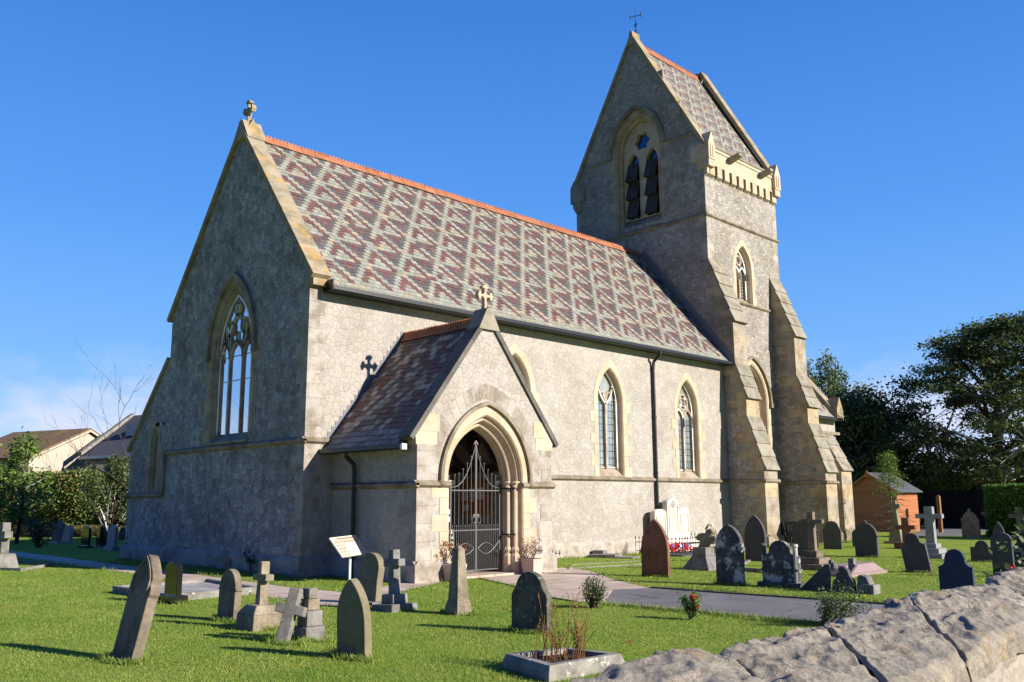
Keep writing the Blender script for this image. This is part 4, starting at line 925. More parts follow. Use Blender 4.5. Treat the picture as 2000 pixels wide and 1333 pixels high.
headstone('squat black and white marble headstone with side columns on a stone base', 'scoop', 'g_marble', 1490, 1560, 1148, 1056, .12, 0, extra=twin_extra)
headstone('tall dark pointed headstone in front of the tower buttress', 'gothic', 'g_slate', 1456, 1496, 1100, 1006, .10, 0)
headstone('broad dark reddish headstone behind the stepped grey cross', 'round', 'g_slate', 1549, 1588, 1090, 1018, .10, 0)
headstone('dark slate headstone with rounded shoulders below the tower', 'shoulder', 'g_slate', 1609, 1644, 1073, 1018, .08, 0)
def finial_extra(o, wd, h, t):
    m = MB(); m.ball((t/2,0,h+.03), .055, 8, 6); m.ball((t/2,0,h-.03), .06, 8, 6); m.build('finial', M['g_slate'], o)
headstone('dark pointed headstone topped by a small finial, in front of the shed', 'pointshoulder', 'g_slate', 1670, 1716, 1089, 1022, .12, -1, extra=finial_extra)
headstone('small dark rounded stone half hidden behind the finialed headstone', 'round', 'g_slate', 1665, 1688, 1068, 1034, .08, 0)
headstone('dark brown headstone with shoulders tilting sideways', 'scoop', 'g_slate', 1770, 1819, 1119, 1041, .09, 0, -9)
headstone('blue black slate headstone with round head close to the boundary wall', 'scoop', 'g_blue', 1838, 1905, 1182, 1073, .08, 0)
headstone('tan gothic headstone with crockets and a finial, near the far hedge', 'crocket', 'g_tan', 1879, 1915, 1051, 994, .12, 0)
headstone('small dark headstone with round head and scooped shoulders', 'scoop', 'g_slate', 1897, 1942, 1098, 1056, .08, 0)
headstone('grey pointed headstone standing behind the broad rounded one on the right', 'gothic', 'g_slate', 1942, 1966, 1083, 1019, .08, 0)
headstone('broad dark rounded headstone behind the red rose bush', 'round', 'g_slate', 1940, 1982, 1128, 1040, .09, 0)
headstone('dark headstone with scooped shoulders at the right edge of the churchyard', 'scoop', 'g_blue', 1983, 2030, 1120, 1040, .08, 0)
headstone('pale marble headstone at the right edge, behind the dark ones', 'gothic', 'g_marble', 1991, 2016, 1085, 1012, .1, 0)
# shaded row at the far left
headstone('grey headstone tipped back, first of the shaded row by the hedge', 'ogee', 'g_grey', 98, 112, 1059, 1018, .16, 10, group='shaded headstones beside the hedge')
headstone('small pale grey headstone on a slab in the shaded row by the hedge', 'round', 'g_granite', 120, 134, 1061, 1027, .14, 5, extra=plinth_extra('g_granite',.04,.1,.5), group='shaded headstones beside the hedge')
headstone('square topped black headstone in the shaded row, left of the round topped one', 'ogee', 'g_black', 157, 171, 1070, 1027, .1, 0, extra=plinth_extra('g_black',.08,.05,.08), group='shaded headstones beside the hedge')
headstone('round topped black headstone in the shaded row beside the grey one', 'round', 'g_black', 186, 202, 1070, 1026, .1, 0, extra=plinth_extra('g_granite',.06,.08,.25), group='shaded headstones beside the hedge')
headstone('upright grey granite headstone on a plinth, nearest the church corner', 'ogee', 'g_granite', 207, 222, 1076, 1026, .12, 0, extra=plinth_extra('g_granite',.16,.05,.08), group='shaded headstones beside the hedge')
headstone('little dark headstone against the hedge, farthest of the shaded row', 'round', 'g_slate', 231, 242, 1054, 1030, .12, 3, group='shaded headstones beside the hedge')

def stone_cross(label, mat, xs, yb, yt, arms, shaft, base, lean=0, side=0, t=None, steps=(), stepmat=None, name='stone_cross', foot=None):
    """xs: column of the shaft; arms (half span, z0, z1) and shaft half widths as fractions of the height; steps: list of (half size, height) in m"""
    p = G(xs, yb); H_ = hgt(p, yt); m = MB(); zb = sum(s[1] for s in steps); h = H_-zb
    a, z0, z1 = arms[0]*h, arms[1]*h, arms[2]*h; s0, s1 = shaft[0]*h, shaft[1]*h; t = t or s1*1.5
    pr = [(-s0,-.02),(-s0*.98,.02*h),(-s1,z0),(-a,z0),(-a,z1),(-s1,z1),(-s1*.98,h),(s1*.98,h),(s1,z1),(a,z1),(a,z0),(s1,z0),(s0*.98,.02*h),(s0,-.02)]
    o = empty(name, (p.x,p.y,0)); o.rotation_euler = (RAD(side),RAD(lean),0); tag(o, label, 'stone cross', 'stone crosses in the churchyard')
    m.prism(pr, lambda u,w_,d: (d,u,w_+zb), -t/2, t/2); m.build('cross', M[mat], o, bevel=.012)
    z = 0
    for i, st in enumerate(steps):
        m = MB(); hb, hh = st[0], st[1]; ht = st[2] if len(st) > 2 else hb
        m.taper([(-hb,-hb),(hb,-hb),(hb,hb),(-hb,hb)], z-(.1 if i == 0 else 0), [(-ht,-ht),(ht,-ht),(ht,ht),(-ht,ht)], z+hh); m.build('step', M[stepmat or mat], o, bevel=.014); z += hh
    return o
stone_cross('tan stone cross on a stout chamfered plinth, among the nearest graves', 'g_tan', 507, 1228, 1097, (.31,.55,.71), (.115,.085), 0, 2, 0, .13, [(.235,.20),(.235,.12,.15)])
stone_cross('grey stone cross tilting left on a stepped base beside the round topped headstone', 'g_grey', 771, 1192, 1074, (.29,.62,.79), (.11,.10), 0, 1, -4, .14, [(.26,.10),(.15,.15)])
stone_cross('tall grey brown cross on three steps in front of the tower', 'g_brown', 1590, 1112, 1000, (.33,.70,.80), (.1,.085), 0, 0, 0, .14, [(.42,.14),(.30,.15),(.18,.16)], 'g_brown')
stone_cross('tall pale grey granite cross on three steps, centre of the far graves', 'g_granite', 1822, 1090, 990, (.36,.68,.80), (.125,.115), 0, 0, 0, .18, [(.42,.14),(.30,.14),(.2,.14)])
stone_cross('short red granite cross behind the leaning headstone', 'g_red', 1773, 1072, 1012, (.40,.52,.70), (.16,.15), 0, 0, 0, .2, [(.34,.22)])
stone_cross('pale cross standing before the far hedge, left of its neighbour', 'g_tan', 1941, 1050, 989, (.36,.64,.78), (.14,.12), 0, 0, 0, .18, [(.4,.12),(.26,.12)])
stone_cross('pale cross before the far hedge at the right edge', 'g_tan', 1997, 1053, 991, (.36,.62,.76), (.14,.13), 0, 0, 0, .2, [(.36,.12)])
stone_cross('grey cross on a tapering pedestal by the path at the far left', 'g_grey', 3, 1112, 1021, (.42,.50,.72), (.17,.15), 0, 0, 0, .2, [(.36,.40,.24)])
# cross-topped tapering pillar among the far graves
p = G(1753,1062); H_ = hgt(p,980); o = empty('grave_pillar', (p.x,p.y,0)); tag(o, 'mossy tapering pillar topped by a cross, in front of the shed', 'grave pillar')
m = MB(); m.taper([(-.24,-.28),(.24,-.28),(.24,.28),(-.24,.28)],-.1,[(-.12,-.1),(.12,-.1),(.12,.1),(-.12,.1)],H_*.74); m.build('shaft', M['g_olive'], o, bevel=.02)
m = MB(); fn = lambda u,w_,d: (d,u,w_+H_*.72); m.prism([(-.08,0),(-.07,.2),(-.22,.2),(-.22,.36),(-.07,.36),(-.07,.5),(.07,.5),(.07,.36),(.22,.36),(.22,.2),(.07,.2),(.08,0)], fn, -.07, .07); m.build('cross', M['g_olive'], o, bevel=.015)
m = MB(); m.box(-.36,.36,-.4,.4,-.05,.08); m.build('base', M['g_brown'], o, bevel=.015)
# obelisk
p = G(895,1200); H_ = hgt(p,1065); o = empty('obelisk', (p.x,p.y,0)); tag(o, 'tapering stone obelisk on the lawn in front of the porch', 'obelisk')
sq = lambda a: [(-a,-a),(a,-a),(a,a),(-a,a)]
m = MB(); m.taper(sq(.115),.20,sq(.068),H_-.06); m.taper(sq(.068),H_-.06,sq(.008),H_); m.build('shaft', M['g_tan'], o, bevel=.006)
m = MB(); m.taper(sq(.145),-.08,sq(.145),.13); m.taper(sq(.145),.13,sq(.117),.22); m.build('base', M['g_tan'], o, bevel=.008)
# broken cross propped against a stepped block
p = G(551,1256); o = empty('broken_cross', (p.x,p.y,0)); tag(o, 'broken stone cross propped against a stack of stone blocks', 'broken cross'); o.rotation_euler = (RAD(10),RAD(12),RAD(38))
m = MB(); H_ = .66; m.prism([(-.085,-.03),(-.07,.34),(-.19,.34),(-.19,.46),(-.07,.46),(-.07,H_),(.07,H_),(.07,.46),(.19,.46),(.19,.34),(.07,.34),(.085,-.03)], lambda u,w_,d: (d,u,w_), -.06, .06); m.build('cross', M['g_grey'], o, bevel=.012)
p = G(604,1250); o = empty('stone_pedestal', (p.x,p.y,0)); tag(o, 'stepped stack of pale stone blocks beside the tan cross', 'pedestal')
m = MB(); m.box(-.14,.14,-.14,.14,-.05,.17); m.build('block', M['g_grey'], o, bevel=.014)
m = MB(); m.box(-.115,.115,-.115,.115,.172,.36); m.build('block', M['g_grey'], o, bevel=.014)
m = MB(); m.box(-.085,.085,-.085,.085,.362,.50); m.build('block', M['g_tan'], o, bevel=.014)
m = MB(); m.taper([(-.07,-.07),(.07,-.07),(.07,.07),(-.07,.07)],.502,[(-.07,-.08),(.06,-.07),(.07,.06),(-.08,.07)],.63); m.build('broken_shaft', M['concrete'], o, bevel=.012)
# kerbed grave behind the black headstone
a0, a1, b1, b0 = G(222,1152), G(330,1180), G(500,1152), G(400,1135)
def grave_kerb(label, pts, h=.14, wd=.12, mat='concrete', fill='grass', name='grave_kerb'):
    o = empty(name, (0,0,0)); tag(o, label, 'grave kerb'); n = len(pts)
    m = MB(); P2 = [(q.x,q.y) for q in pts]; m.ribbon(P2, wd, lambda u,v,d: (u,v,d), h, -.05, closed=True); m.build('kerbstone', M[mat], o, bevel=.012)
    m = MB(); m.add([(x,y,h*.55) for x,y in P2],[list(range(n))]); m.build('soil', M[fill], o); return o
M['soil'] = mat_grave('dark_soil', (.06,.045,.03), (.12,.09,.05), .6, .5)
M['gravel_grave'] = mat_grave('white_gravel', (.45,.44,.42), (.25,.25,.25), .55, .5, 30)
grave_kerb('low weathered kerb round the grave behind the polished black headstone', [G(226,1158),G(330,1176),G(500,1160),G(405,1143)], .13, .14, 'concrete', 'gravel_grave')
p = G(3,1113); grave_kerb('old low kerb in the shade beside the cross at far left', [G(-60,1112),G(40,1116),G(98,1106),G(40,1100)], .07, .1, 'concrete')
grave_kerb('long narrow kerb set in the grass below the nave wall', [G(1110,1112),G(1262,1103),G(1252,1097),G(1120,1105)], .03, .08, 'concrete')
grave_kerb('worn kerb stones around the grave beside the fallen cross', [G(1440,1115),G(1535,1123),G(1560,1103),G(1470,1096)], .09, .1, 'concrete')
# trapezoid planter kerb with dead stems
o = empty('grave_planter', (0,0,0)); tag(o, 'low stone grave planter with dry brown stems, nearest the boundary wall', 'grave planter')
q = [G(980,1306),G(1072,1335),G(1222,1306),G(1110,1292)]
c_ = sum(q, Vector())/4
m = MB(); out = [(v.x,v.y) for v in q]; top = [((c_+(v-c_)*.93).x,(c_+(v-c_)*.93).y) for v in q]; inn = [((c_+(v-c_)*.74).x,(c_+(v-c_)*.74).y) for v in q]
z0, z1, z2 = -.03, .07, .15
rings = [[(x,y,z0) for x,y in out],[(x,y,z1) for x,y in out],[(x,y,z2) for x,y in top],[(x,y,z2) for x,y in inn],[(x,y,.06) for x,y in inn]]
for a, b in zip(rings, rings[1:]): m.strip(a, b, True)
m.build('kerbstone', M['concrete'], o, bevel=.01)
m = MB(); m.add([(x,y,.10) for x,y in inn],[(0,1,2,3)]); m.build('soil', M['soil'], o)
M['drystem'] = mat_dressed('dry_brown_stem', [(.30,.15,.06),(.36,.21,.09),(.24,.11,.05)], island=True)
m = MB()
for i in range(46):
    cl = random.choice([(.25,.3),(.25,.3),(-.05,-.1),(-.2,.12),(.28,-.1)]); bx, by = c_.x+(q[2]-c_).x*cl[0]*.9+random.gauss(0,.045), c_.y+(q[2]-c_).y*cl[0]*.9+random.gauss(0,.045)
    h = random.uniform(.25,.72); dx, dy = random.gauss(0,.09), random.gauss(0,.09)
    pts = [(bx+dx*f*f+random.gauss(0,.004), by+dy*f*f+random.gauss(0,.004), .09+h*f) for f in (0,.2,.4,.6,.8,1)]
    m.tube(pts, .0055, 4, .0025)
    for k in range(14):
        f = random.uniform(.35,1); x, y, z = bx+dx*f*f, by+dy*f*f, .09+h*f; r = .012; v = Vector((random.gauss(0,1),random.gauss(0,1),random.gauss(.6,.6))).normalized()*.022
        m.add([(x,y,z),(x+v.x+r*.3,y+v.y,z+v.z),(x+v.x-r*.3,y+v.y+r*.3,z+v.z+.006)],[(0,1,2)])
m.build('dry_stems', M['drystem'], o)
# fallen cross on a chamfered block
p = G(1375,1113); o = empty('fallen_cross_base', (p.x,p.y,0)); tag(o, 'chamfered stone plinth with a broken rough cross fragment, behind the red headstone', 'broken plinth')
m = MB(); m.taper([(-.38,-.38),(.38,-.38),(.38,.38),(-.38,.38)],-.05,[(-.38,-.38),(.38,-.38),(.38,.38),(-.38,.38)],.08); m.taper([(-.36,-.36),(.36,-.36),(.36,.36),(-.36,.36)],.08,[(-.2,-.2),(.2,-.2),(.2,.2),(-.2,.2)],.34); m.taper([(-.2,-.2),(.2,-.2),(.2,.2),(-.2,.2)],.34,[(-.19,-.19),(.19,-.19),(.19,.19),(-.19,.19)],.55); m.build('plinth', M['g_grey'], o, bevel=.012)
m = MB()
fr = [(-.10,.50),(.10,.50),(.14,.62),(.30,.60),(.36,.72),(.28,.82),(.16,.80),(.20,.92),(.08,1.0),(-.04,.94),(-.02,.84),(-.16,.88),(-.26,.80),(-.22,.70),(-.10,.68)]
m.prism([(u*.9+(w_-.5)*.35,w_) for u,w_ in fr], lambda u,w_,d: (d+u*.25,-u,w_+.02), -.10, .10)
m.build('fragment', M['g_tan'], o, bevel=.035, seg=3)
# broken group of stones, right
p = G(1650,1158); o = empty('broken_headstone', (p.x,p.y,0)); tag(o, 'dark broken gothic headstone fragments leaning together behind the dark leafed shrub', 'broken gravestone')
fx = lambda u,w_,d: (d,u,w_)
m = MB(); m.prism([(-.22,-.05),(-.2,.22),(-.14,.30),(-.1,.42),(-.03,.47),(.03,.47),(.08,.43),(.06,.38),(.13,.33),(.12,.27),(.2,.2),(.24,-.05)], fx, -.06, .06); m.build('gable_fragment', M['g_slate'], o, bevel=.015)
m = MB(); m.prism([(-.24,-.05),(-.48,-.05),(-.48,.16),(-.42,.30),(-.3,.34),(-.24,.3)], fx, .02, .24); m.prism([(-.24,-.05),(-.56,-.05),(-.56,.17),(-.24,.17)], fx, -.02, .28); m.build('block', M['g_grey'], o, bevel=.015)
m = MB(); m.prism([(.26,-.02),(.92,-.02),(.34,.50),(.24,.50)], fx, -.05, .0); m.build('slab', M['g_slate'], o, bevel=.012)
m = MB(); m.prism([(-.04,.30),(-.06,.62),(-.16,.62),(-.16,.52),(-.2,.5)], fx, .1, .2); m.ball((.24,.3,.45),.08,7,5); m.ball((.24,.34,.52),.06,7,5); m.build('carved_fragment', M['g_grey'], o)
p = G(1665,1122); o = empty('ledger_stone', (p.x,p.y,0), RAD(0)); tag(o, 'low pink granite ledger stone with sloping sides, lying on the grass', 'ledger stone')
m = MB(); m.taper([(-.95,-.42),(.95,-.42),(.95,.42),(-.95,.42)],-.05,[(-.95,-.42),(.95,-.42),(.95,.42),(-.95,.42)],.07); m.taper([(-.9,-.37),(.9,-.37),(.9,.37),(-.9,.37)],.07,[(-.75,-.2),(.75,-.2),(.75,.2),(-.75,.2)],.24); m.build('slab', M['g_pink'], o, bevel=.012)
# slabs lying by the nave wall
for k, (px, py, a, lab) in enumerate([(1178,1089,.5,'grey stone slab on a low block, fallen by the nave wall'),(1212,1090,.9,'thin flat slab lying in the grass right of the fallen block')]):
    p = G(px,py); o = empty('fallen_slab', (p.x,p.y,0), RAD(20)); tag(o, lab, 'stone slab')
    m = MB(); m.box(-.35,.35,-.5,.35,-.02,.10 if k == 0 else .04)
    if k == 0: m.box(.02,.36,.0,.36,.10,.2)
    m.build('slab', M['g_grey'], o, bevel=.012)

# ------------------------------------------------------------------ war memorial
wm = empty('war_memorial', (0,0,0)); tag(wm, 'three pale arched memorial tablets on a low step against the nave wall', 'memorial')
WL = [(13.15,13.83,1.42),(13.82,14.52,1.76),(14.53,15.17,1.46)]
for i, (x0, x1, zt) in enumerate(WL):
    m = MB(); y = -.40-(.03 if i == 1 else 0); c = (x0+x1)/2; a = (x1-x0)/2-.012
    pr = [(c-a,.42),(c-a,zt-.13)]+[(c-a*math.cos(math.pi*k/10), zt-.13+.13*math.sin(math.pi*k/10)) for k in range(1,10)]+[(c+a,zt-.13),(c+a,.42)]
    m.prism(pr, south(y), 0, .2); tb = m.build('tablet', M['g_white'], wm, bevel=.012)
    m = MB(); m.ribbon([(c-a+.09,.62),(c-a+.09,zt-.25),(c+a-.09,zt-.25),(c+a-.09,.62)], .025, south(y), -.012, .005, closed=True)
    if i == 1: m.ribbon(circle(c,zt-.16-.02,.10,18), .016, south(y), -.008, .004, closed=True); m.box(c-.012,c+.012,y-.008,y+.004,zt-.33,zt-.06); m.box(c-.09,c+.09,y-.0075,y+.004,zt-.195,zt-.165)
    m.build('frame', M['g_tan'], tb)
    if i < 2:
        m = MB(); z = zt-.36
        while z > .72:
            u = -a+.16+random.uniform(0,.03)
            while u < a-.18:
                l = random.uniform(.02,.07); m.box(c+u,c+u+l,y-.003,y+.002,z,z+.014); u += l+.016
            z -= .042
        m.build('engraved_lines', M['g_grey'], tb)
m = MB(); m.box(12.95,15.4,-.95,-.1,.30,.44); m.box(13.05,15.3,-.85,-.1,-.05,.299); m.build('step', M['g_white'], wm, bevel=.015)
m = MB(); m.box(12.0,15.75,-2.25,-.96,-.05,.045); m.build('slate_bed', M['g_slate'], wm)
rl = empty('memorial_railing', (0,0,0)); tag(rl, 'low black spiked iron railing round the war memorial', 'railing')
m = MB(); a, b, c_, d_ = Vector((12.15,-.35,0)), Vector((12.15,-2.05,0)), Vector((15.6,-2.05,0)), Vector((15.6,-.15,0))
for s, e in ((a,b),(b,c_),(c_,d_)):
    n = int((e-s).length/.14); 
    for z in (.12,.40): m.tube([s+Vector((0,0,z)),e+Vector((0,0,z))], .012, 5)
    for i in range(n+1):
        p = s+(e-s)*(i/n); m.tube([p,p+Vector((0,0,.50))], .008, 5); m.tube([p+Vector((0,0,.50)),p+Vector((0,0,.535)),p+Vector((0,0,.60))], [.008,.022,.001], 5)
m.build('railing_bars', M['black'], rl)
M['poppy'] = mat_dressed('poppy_red', [(.55,.01,.015),(.45,.008,.01),(.62,.03,.03)], rough=.6); M['blue'] = mat_plain('wreath_blue', (.05,.07,.32), .6); 
for k, (px, py, bl) in enumerate([(1318,1070,0),(1333,1070,1),(1347,1070,0)]):
    p = HY(px,py,-1.02); o = empty('wreath', (p.x,-1.02,.06)); o.rotation_euler = (RAD(-22),0,0)
    tag(o, ['red poppy wreath leaning on the memorial step, left of three','red poppy wreath with blue and white ribbon, middle of three','red poppy wreath with a blue centre, right of three'][k], 'wreath', 'poppy wreaths at the memorial')
    m = MB(); R0 = .17
    for i in range(60):
        an = random.uniform(0,6.283); rr = R0+random.gauss(0,.032); x, z, y = rr*math.cos(an), .2+rr*math.sin(an), random.gauss(0,.02); n0 = Vector((random.gauss(0,.6),-1,random.gauss(0,.6))).normalized(); t1 = n0.orthogonal().normalized(); t2 = n0.cross(t1); r = random.uniform(.03,.045)
        m.add([Vector((x,y,z))+(t1*math.cos(q)+t2*math.sin(q))*r+n0*(.012 if q else 0) for q in [j*1.0472 for j in range(6)]],[(0,1,2,3,4,5)])
    m.build('poppies', M['poppy'], o)
    m = MB(); m.prism(circle(0,.2,.07,12), south(0), -.02, .01); m.build('centre', M['blue' if bl == 0 else 'white'], o)
    if bl: m = MB(); m.box(.02,.09,-.045,-.03,.05,.3); m.build('ribbon', M['blue'], o)

# ------------------------------------------------------------------ small furnishings
ib = empty('information_board', (.15,-1.75,0)); tag(ib, 'tilted cream information board with brown text on a white post, beside the porch', 'sign')
m = MB(); m.tube([(0,0,-.1),(0,0,.62)], .03, 8); m.build('post', M['white'], ib)
cr = [HY(642,1052,-1.80),HY(693,1046,-1.62),HY(720,1082,-1.86),HY(668,1090,-2.04)]
off = Vector((.15,-1.75,0)); cr = [v-off for v in cr]; e1, e2 = (cr[1]-cr[0]), (cr[3]-cr[0]); nn = e1.cross(e2).normalized(); nn = nn if nn.z > 0 else -nn
M['board'] = mat_plain('cream_board', (.66,.58,.46), .35, .5, 0, .1); M['boardtext'] = mat_plain('brown_print', (.24,.10,.06), .5)
m = MB(); m.add([v+nn*.02 for v in cr]+[v-nn*.015 for v in cr],[(0,1,2,3),(7,6,5,4),(0,4,5,1),(1,5,6,2),(2,6,7,3),(3,7,4,0)]); m.build('panel', M['board'], ib)
m = MB()
for r in range(19):
    if r in (2,6,9,13,16): continue
    u = .06 if r > 1 else .22
    while u < (.93 if r > 1 else .8):
        l = random.uniform(.03,.10); l = min(l,.94-u); v = .06+r*.047; hh = .030 if r > 1 else .042
        P3 = lambda a,b: cr[0]+e1*a+e2*b+nn*.0225
        m.add([P3(u,v),P3(u+l,v),P3(u+l,v+hh),P3(u,v+hh)],[(0,1,2,3)]); u += l+.012
m.build('lettering', M['boardtext'], ib)
# notice board inside the porch
nb = empty('notice_board', (PX1-.4,-.85,0)); tag(nb, 'orange oak notice board with papers, hung inside the porch', 'notice board')
m = MB(); m.box(-.06,-.002,-.58,.56,1.36,2.14); m.prism([(-.58,2.14),(.56,2.14),(.35,2.24),(-.37,2.24)], lambda u,w_,d: (d,u,w_), -.06, -.003); m.build('frame', M['oak'], nb)
m = MB()
for (y0,y1,z0,z1) in [(-.42,-.18,1.75,2.05),(-.1,.12,1.7,2.05),(.2,.45,1.72,2.0),(.15,.4,1.45,1.62)]: m.box(-.066,-.061,y0,y1,z0,z1)
m.build('paper', M['white'], nb)
# poster stand behind the gate
ps_ = empty('poster_stand', (2.55,-2.2,.05)); tag(ps_, 'leaflet stand with rows of cards just inside the porch gate', 'poster stand')
m = MB(); m.box(-.26,.2,-.02,.02,.1,1.0); m.build('board', M['board'], ps_)
m = MB()
for r in range(7):
    for c in range(5): m.box(-.235+c*.085,-.17+c*.085,-.024,-.0201,.18+r*.11,.24+r*.11)
m.build('cards', M['black'], ps_)
# security cameras and wall lamp
for (lab, loc, d) in [('small black and white security camera high on the west wall', (0,7.75,4.02), (-1,-.35,0)),('small white domed security camera low on the nave wall by the tower', (16.97,0,.85), (-.6,-1,0))]:
    o = empty('security_camera', loc); tag(o, lab, 'security camera'); D = Vector(d).normalized()
    wh = 'black' if loc[0] == 0 else 'white'
    m = MB(); m.tube([(0,0,0),tuple(D*.1)], .03, 8); m.build('bracket', M[wh], o); m = MB(); m.tube([tuple(D*.08+Vector((0,0,-.02))),tuple(D*.26+Vector((0,0,-.05)))], .055, 10); m.ball(tuple(D*.27+Vector((0,0,-.05))), .05); m.build('housing', M[wh], o)
    m = MB(); m.ball(tuple(D*.16+Vector((.02,-.04,-.03))), .05); m.build('cover', M['white'], o)
# cast vent in the plinth
o = empty('air_vent', (8.68,-.1,.17)); tag(o, 'cast stone air vent with cross shaped holes in the nave plinth', 'vent')
m = MB(); m.box(-.2,.2,-.012,.012,-.13,.13); m.build('plate', M['quoin'], o)
m = MB()
for u in (-.08,.08): m.box(u-.015,u+.015,-.014,-.0121,-.08,.08); m.box(u-.06,u+.06,-.015,-.0122,-.015,.015)
m.build('holes', M['black'], o)
o = empty('air_vent', (-.1,3.2,.2)); tag(o, 'dark square air vent in the west wall plinth', 'vent'); m = MB(); m.box(-.01,.01,-.12,.12,-.1,.1); m.build('grille', M['black'], o)
# benches in front of the tower
for k, (xa, xb, yb_) in enumerate([(1496,1532,1062),(1537,1585,1060)]):
    pl_ = G(1515,1068); y0, y1 = HX(xb,1050,pl_.x).y, HX(xa,1050,pl_.x).y; wd = abs(y1-y0)
    o = empty('bench', (pl_.x,(y0+y1)/2,0)); tag(o, ['dark slatted bench seen from behind, left of the pair below the tower','dark slatted bench partly behind the broad reddish headstone'][k], 'bench', 'benches below the tower')
    m = MB(); n = 14
    for i in range(n): u = -wd/2+.06+i*(wd-.12)/(n-1); m.prism([(0,.46),(.02,.46),(-.08,.86),(-.10,.86)], lambda a,b,d: (a,d,b), u-.022, u+.022)
    m.build('backrest_slats', M['woodlouvre'], o)
    m = MB(); m.prism([(-.09,.84),(-.06,.84),(-.07,.92),(-.10,.92)], lambda a,b,d: (a,d,b), -wd/2, wd/2); m.prism([(0,.40),(.03,.40),(.02,.47),(-.01,.47)], lambda a,b,d: (a,d,b), -wd/2, wd/2); m.build('backrest_rail', M['woodlouvre'], o)
    for s in (-1,1): m = MB(); m.prism([(0,0),(.05,0),(.05,.45),(-.06,.92),(-.1,.92),(0,.42)], lambda a,b,d: (a,d,b), s*wd/2-.03, s*wd/2+.03); m.build('leg', M['woodlouvre'], o)
    for s in (-1,1): m = MB(); m.box(.42,.47,s*wd/2-.03,s*wd/2+.03,0,.62); m.box(.0,.5,s*wd/2-.035,s*wd/2+.035,.6,.64); m.build('armrest', M['woodlouvre'], o)
    m = MB()
    for i in range(4): m.box(.03+i*.115,.125+i*.115,-wd/2+.02,wd/2-.02,.42,.45)
    m.build('seat', M['woodlouvre'], o)

# ------------------------------------------------------------------ foliage helpers
def mat_leaf(name, cols, rough=.55, trans=.3):
    t = NT(name, rough, .35); r = t.n('NewGeometry').outputs['Random Per Island']; k = len(cols)
    c = t.ramp(r, [((i+.5)/k, q) for i, q in enumerate(cols)]); t.base(c)
    tr = t.n('BsdfTranslucent', None, Color=c); ms = t.n('MixShader', None, i0=trans, i1=t.b.outputs[0], i2=tr.outputs[0])
    t.t.links.new(ms.outputs[0], t.t.nodes['Material Output'].inputs['Surface']); return t.m
M['leaf_syc'] = mat_leaf('sycamore_leaf', [(0.044,0.070,0.024), (0.070,0.104,0.032), (0.110,0.140,0.040), (0.060,0.090,0.028), (0.160,0.170,0.050)])
M['leaf_pop'] = mat_leaf('poplar_leaf', [(0.101,0.151,0.039), (0.142,0.203,0.058), (0.203,0.254,0.088), (0.121,0.173,0.049)])
M['leaf_dark'] = mat_leaf('dark_evergreen_leaf', [(0.037,0.067,0.027), (0.054,0.091,0.032), (0.078,0.115,0.042)], trans=.1)
M['leaf_hedge'] = mat_leaf('hedge_leaf', [(0.100,0.180,0.036), (0.140,0.240,0.044), (0.200,0.300,0.060), (0.240,0.200,0.060), (0.340,0.200,0.090), (0.160,0.260,0.050)])
M['leaf_box'] = mat_leaf('clipped_hedge_leaf', [(0.085,0.170,0.025), (0.119,0.221,0.034), (0.153,0.272,0.043)])
M['leaf_young'] = mat_leaf('young_tree_leaf', [(0.096,0.176,0.029), (0.144,0.240,0.040), (0.208,0.288,0.064), (0.080,0.144,0.024)])
M['leaf_shrub'] = mat_leaf('shrub_leaf', [(0.048,0.080,0.024), (0.080,0.128,0.032), (0.112,0.160,0.048), (0.176,0.192,0.080)])
M['leaf_rust'] = mat_leaf('rust_leaf', [(.30,.10,.03),(.36,.15,.04),(.22,.06,.03),(.18,.10,.04)])
M['leaf_dead'] = mat_leaf('dead_reddish_leaf', [(.20,.11,.08),(.26,.15,.11),(.15,.08,.06)])
M['leaf_lime'] = mat_leaf('lime_conifer_leaf', [(0.117,0.182,0.026), (0.156,0.234,0.039), (0.091,0.156,0.026)])
M['red_flower'] = mat_dressed('red_rose_petal', [(.55,.015,.02),(.62,.03,.03)], rough=.6)
M['bark'] = mat_dressed('dark_bark', [(.06,.045,.035)], nsc=14); M['greybark'] = mat_dressed('grey_twig', [(.11,.095,.08),(.09,.078,.066)], nsc=14)
def quads(name, V, mat, parent=None):
    """V: (N,4,3) array of separate quads"""
    N = len(V); me = bpy.data.meshes.new(name); me.vertices.add(N*4); me.vertices.foreach_set('co', np.ascontiguousarray(V, np.float32).ravel())
    me.loops.add(N*4); me.loops.foreach_set('vertex_index', np.arange(N*4, dtype=np.int32)); me.polygons.add(N); me.polygons.foreach_set('loop_start', np.arange(0,N*4,4, dtype=np.int32)); me.update(calc_edges=True)
    me.materials.append(mat); o = bpy.data.objects.new(name, me); COL.objects.link(o)
    if parent: o.parent = parent
    return o
def leafquads(C, size, up=.4, asp=.6, var=.4, fold=None):
    """leaf quads (diamond shape) around centres C"""
    N = len(C); n = rng.normal(size=(N,3)); n[:,2] = np.abs(n[:,2])+up; n /= np.linalg.norm(n,axis=1)[:,None]
    a = np.cross(n, rng.normal(size=(N,3))); a /= np.linalg.norm(a,axis=1)[:,None]; b = np.cross(n,a)
    s = size*(1+var*rng.uniform(-1,1,N))[:,None]
    return np.stack([C-a*s*.5, C-b*s*asp*.5+a*s*.05, C+a*s*.5, C+b*s*asp*.5+a*s*.05], 1)
def blob(c, r, n, surf=.6):
    """points through an ellipsoid, biased to its outside"""
    d = rng.normal(size=(n,3)); d /= np.linalg.norm(d,axis=1)[:,None]; q = rng.uniform(0,1,n)**(1/3*(1-surf)+.05) if surf else rng.uniform(0,1,n)**(1/3)
    return np.array(c)+d*q[:,None]*np.array(r)
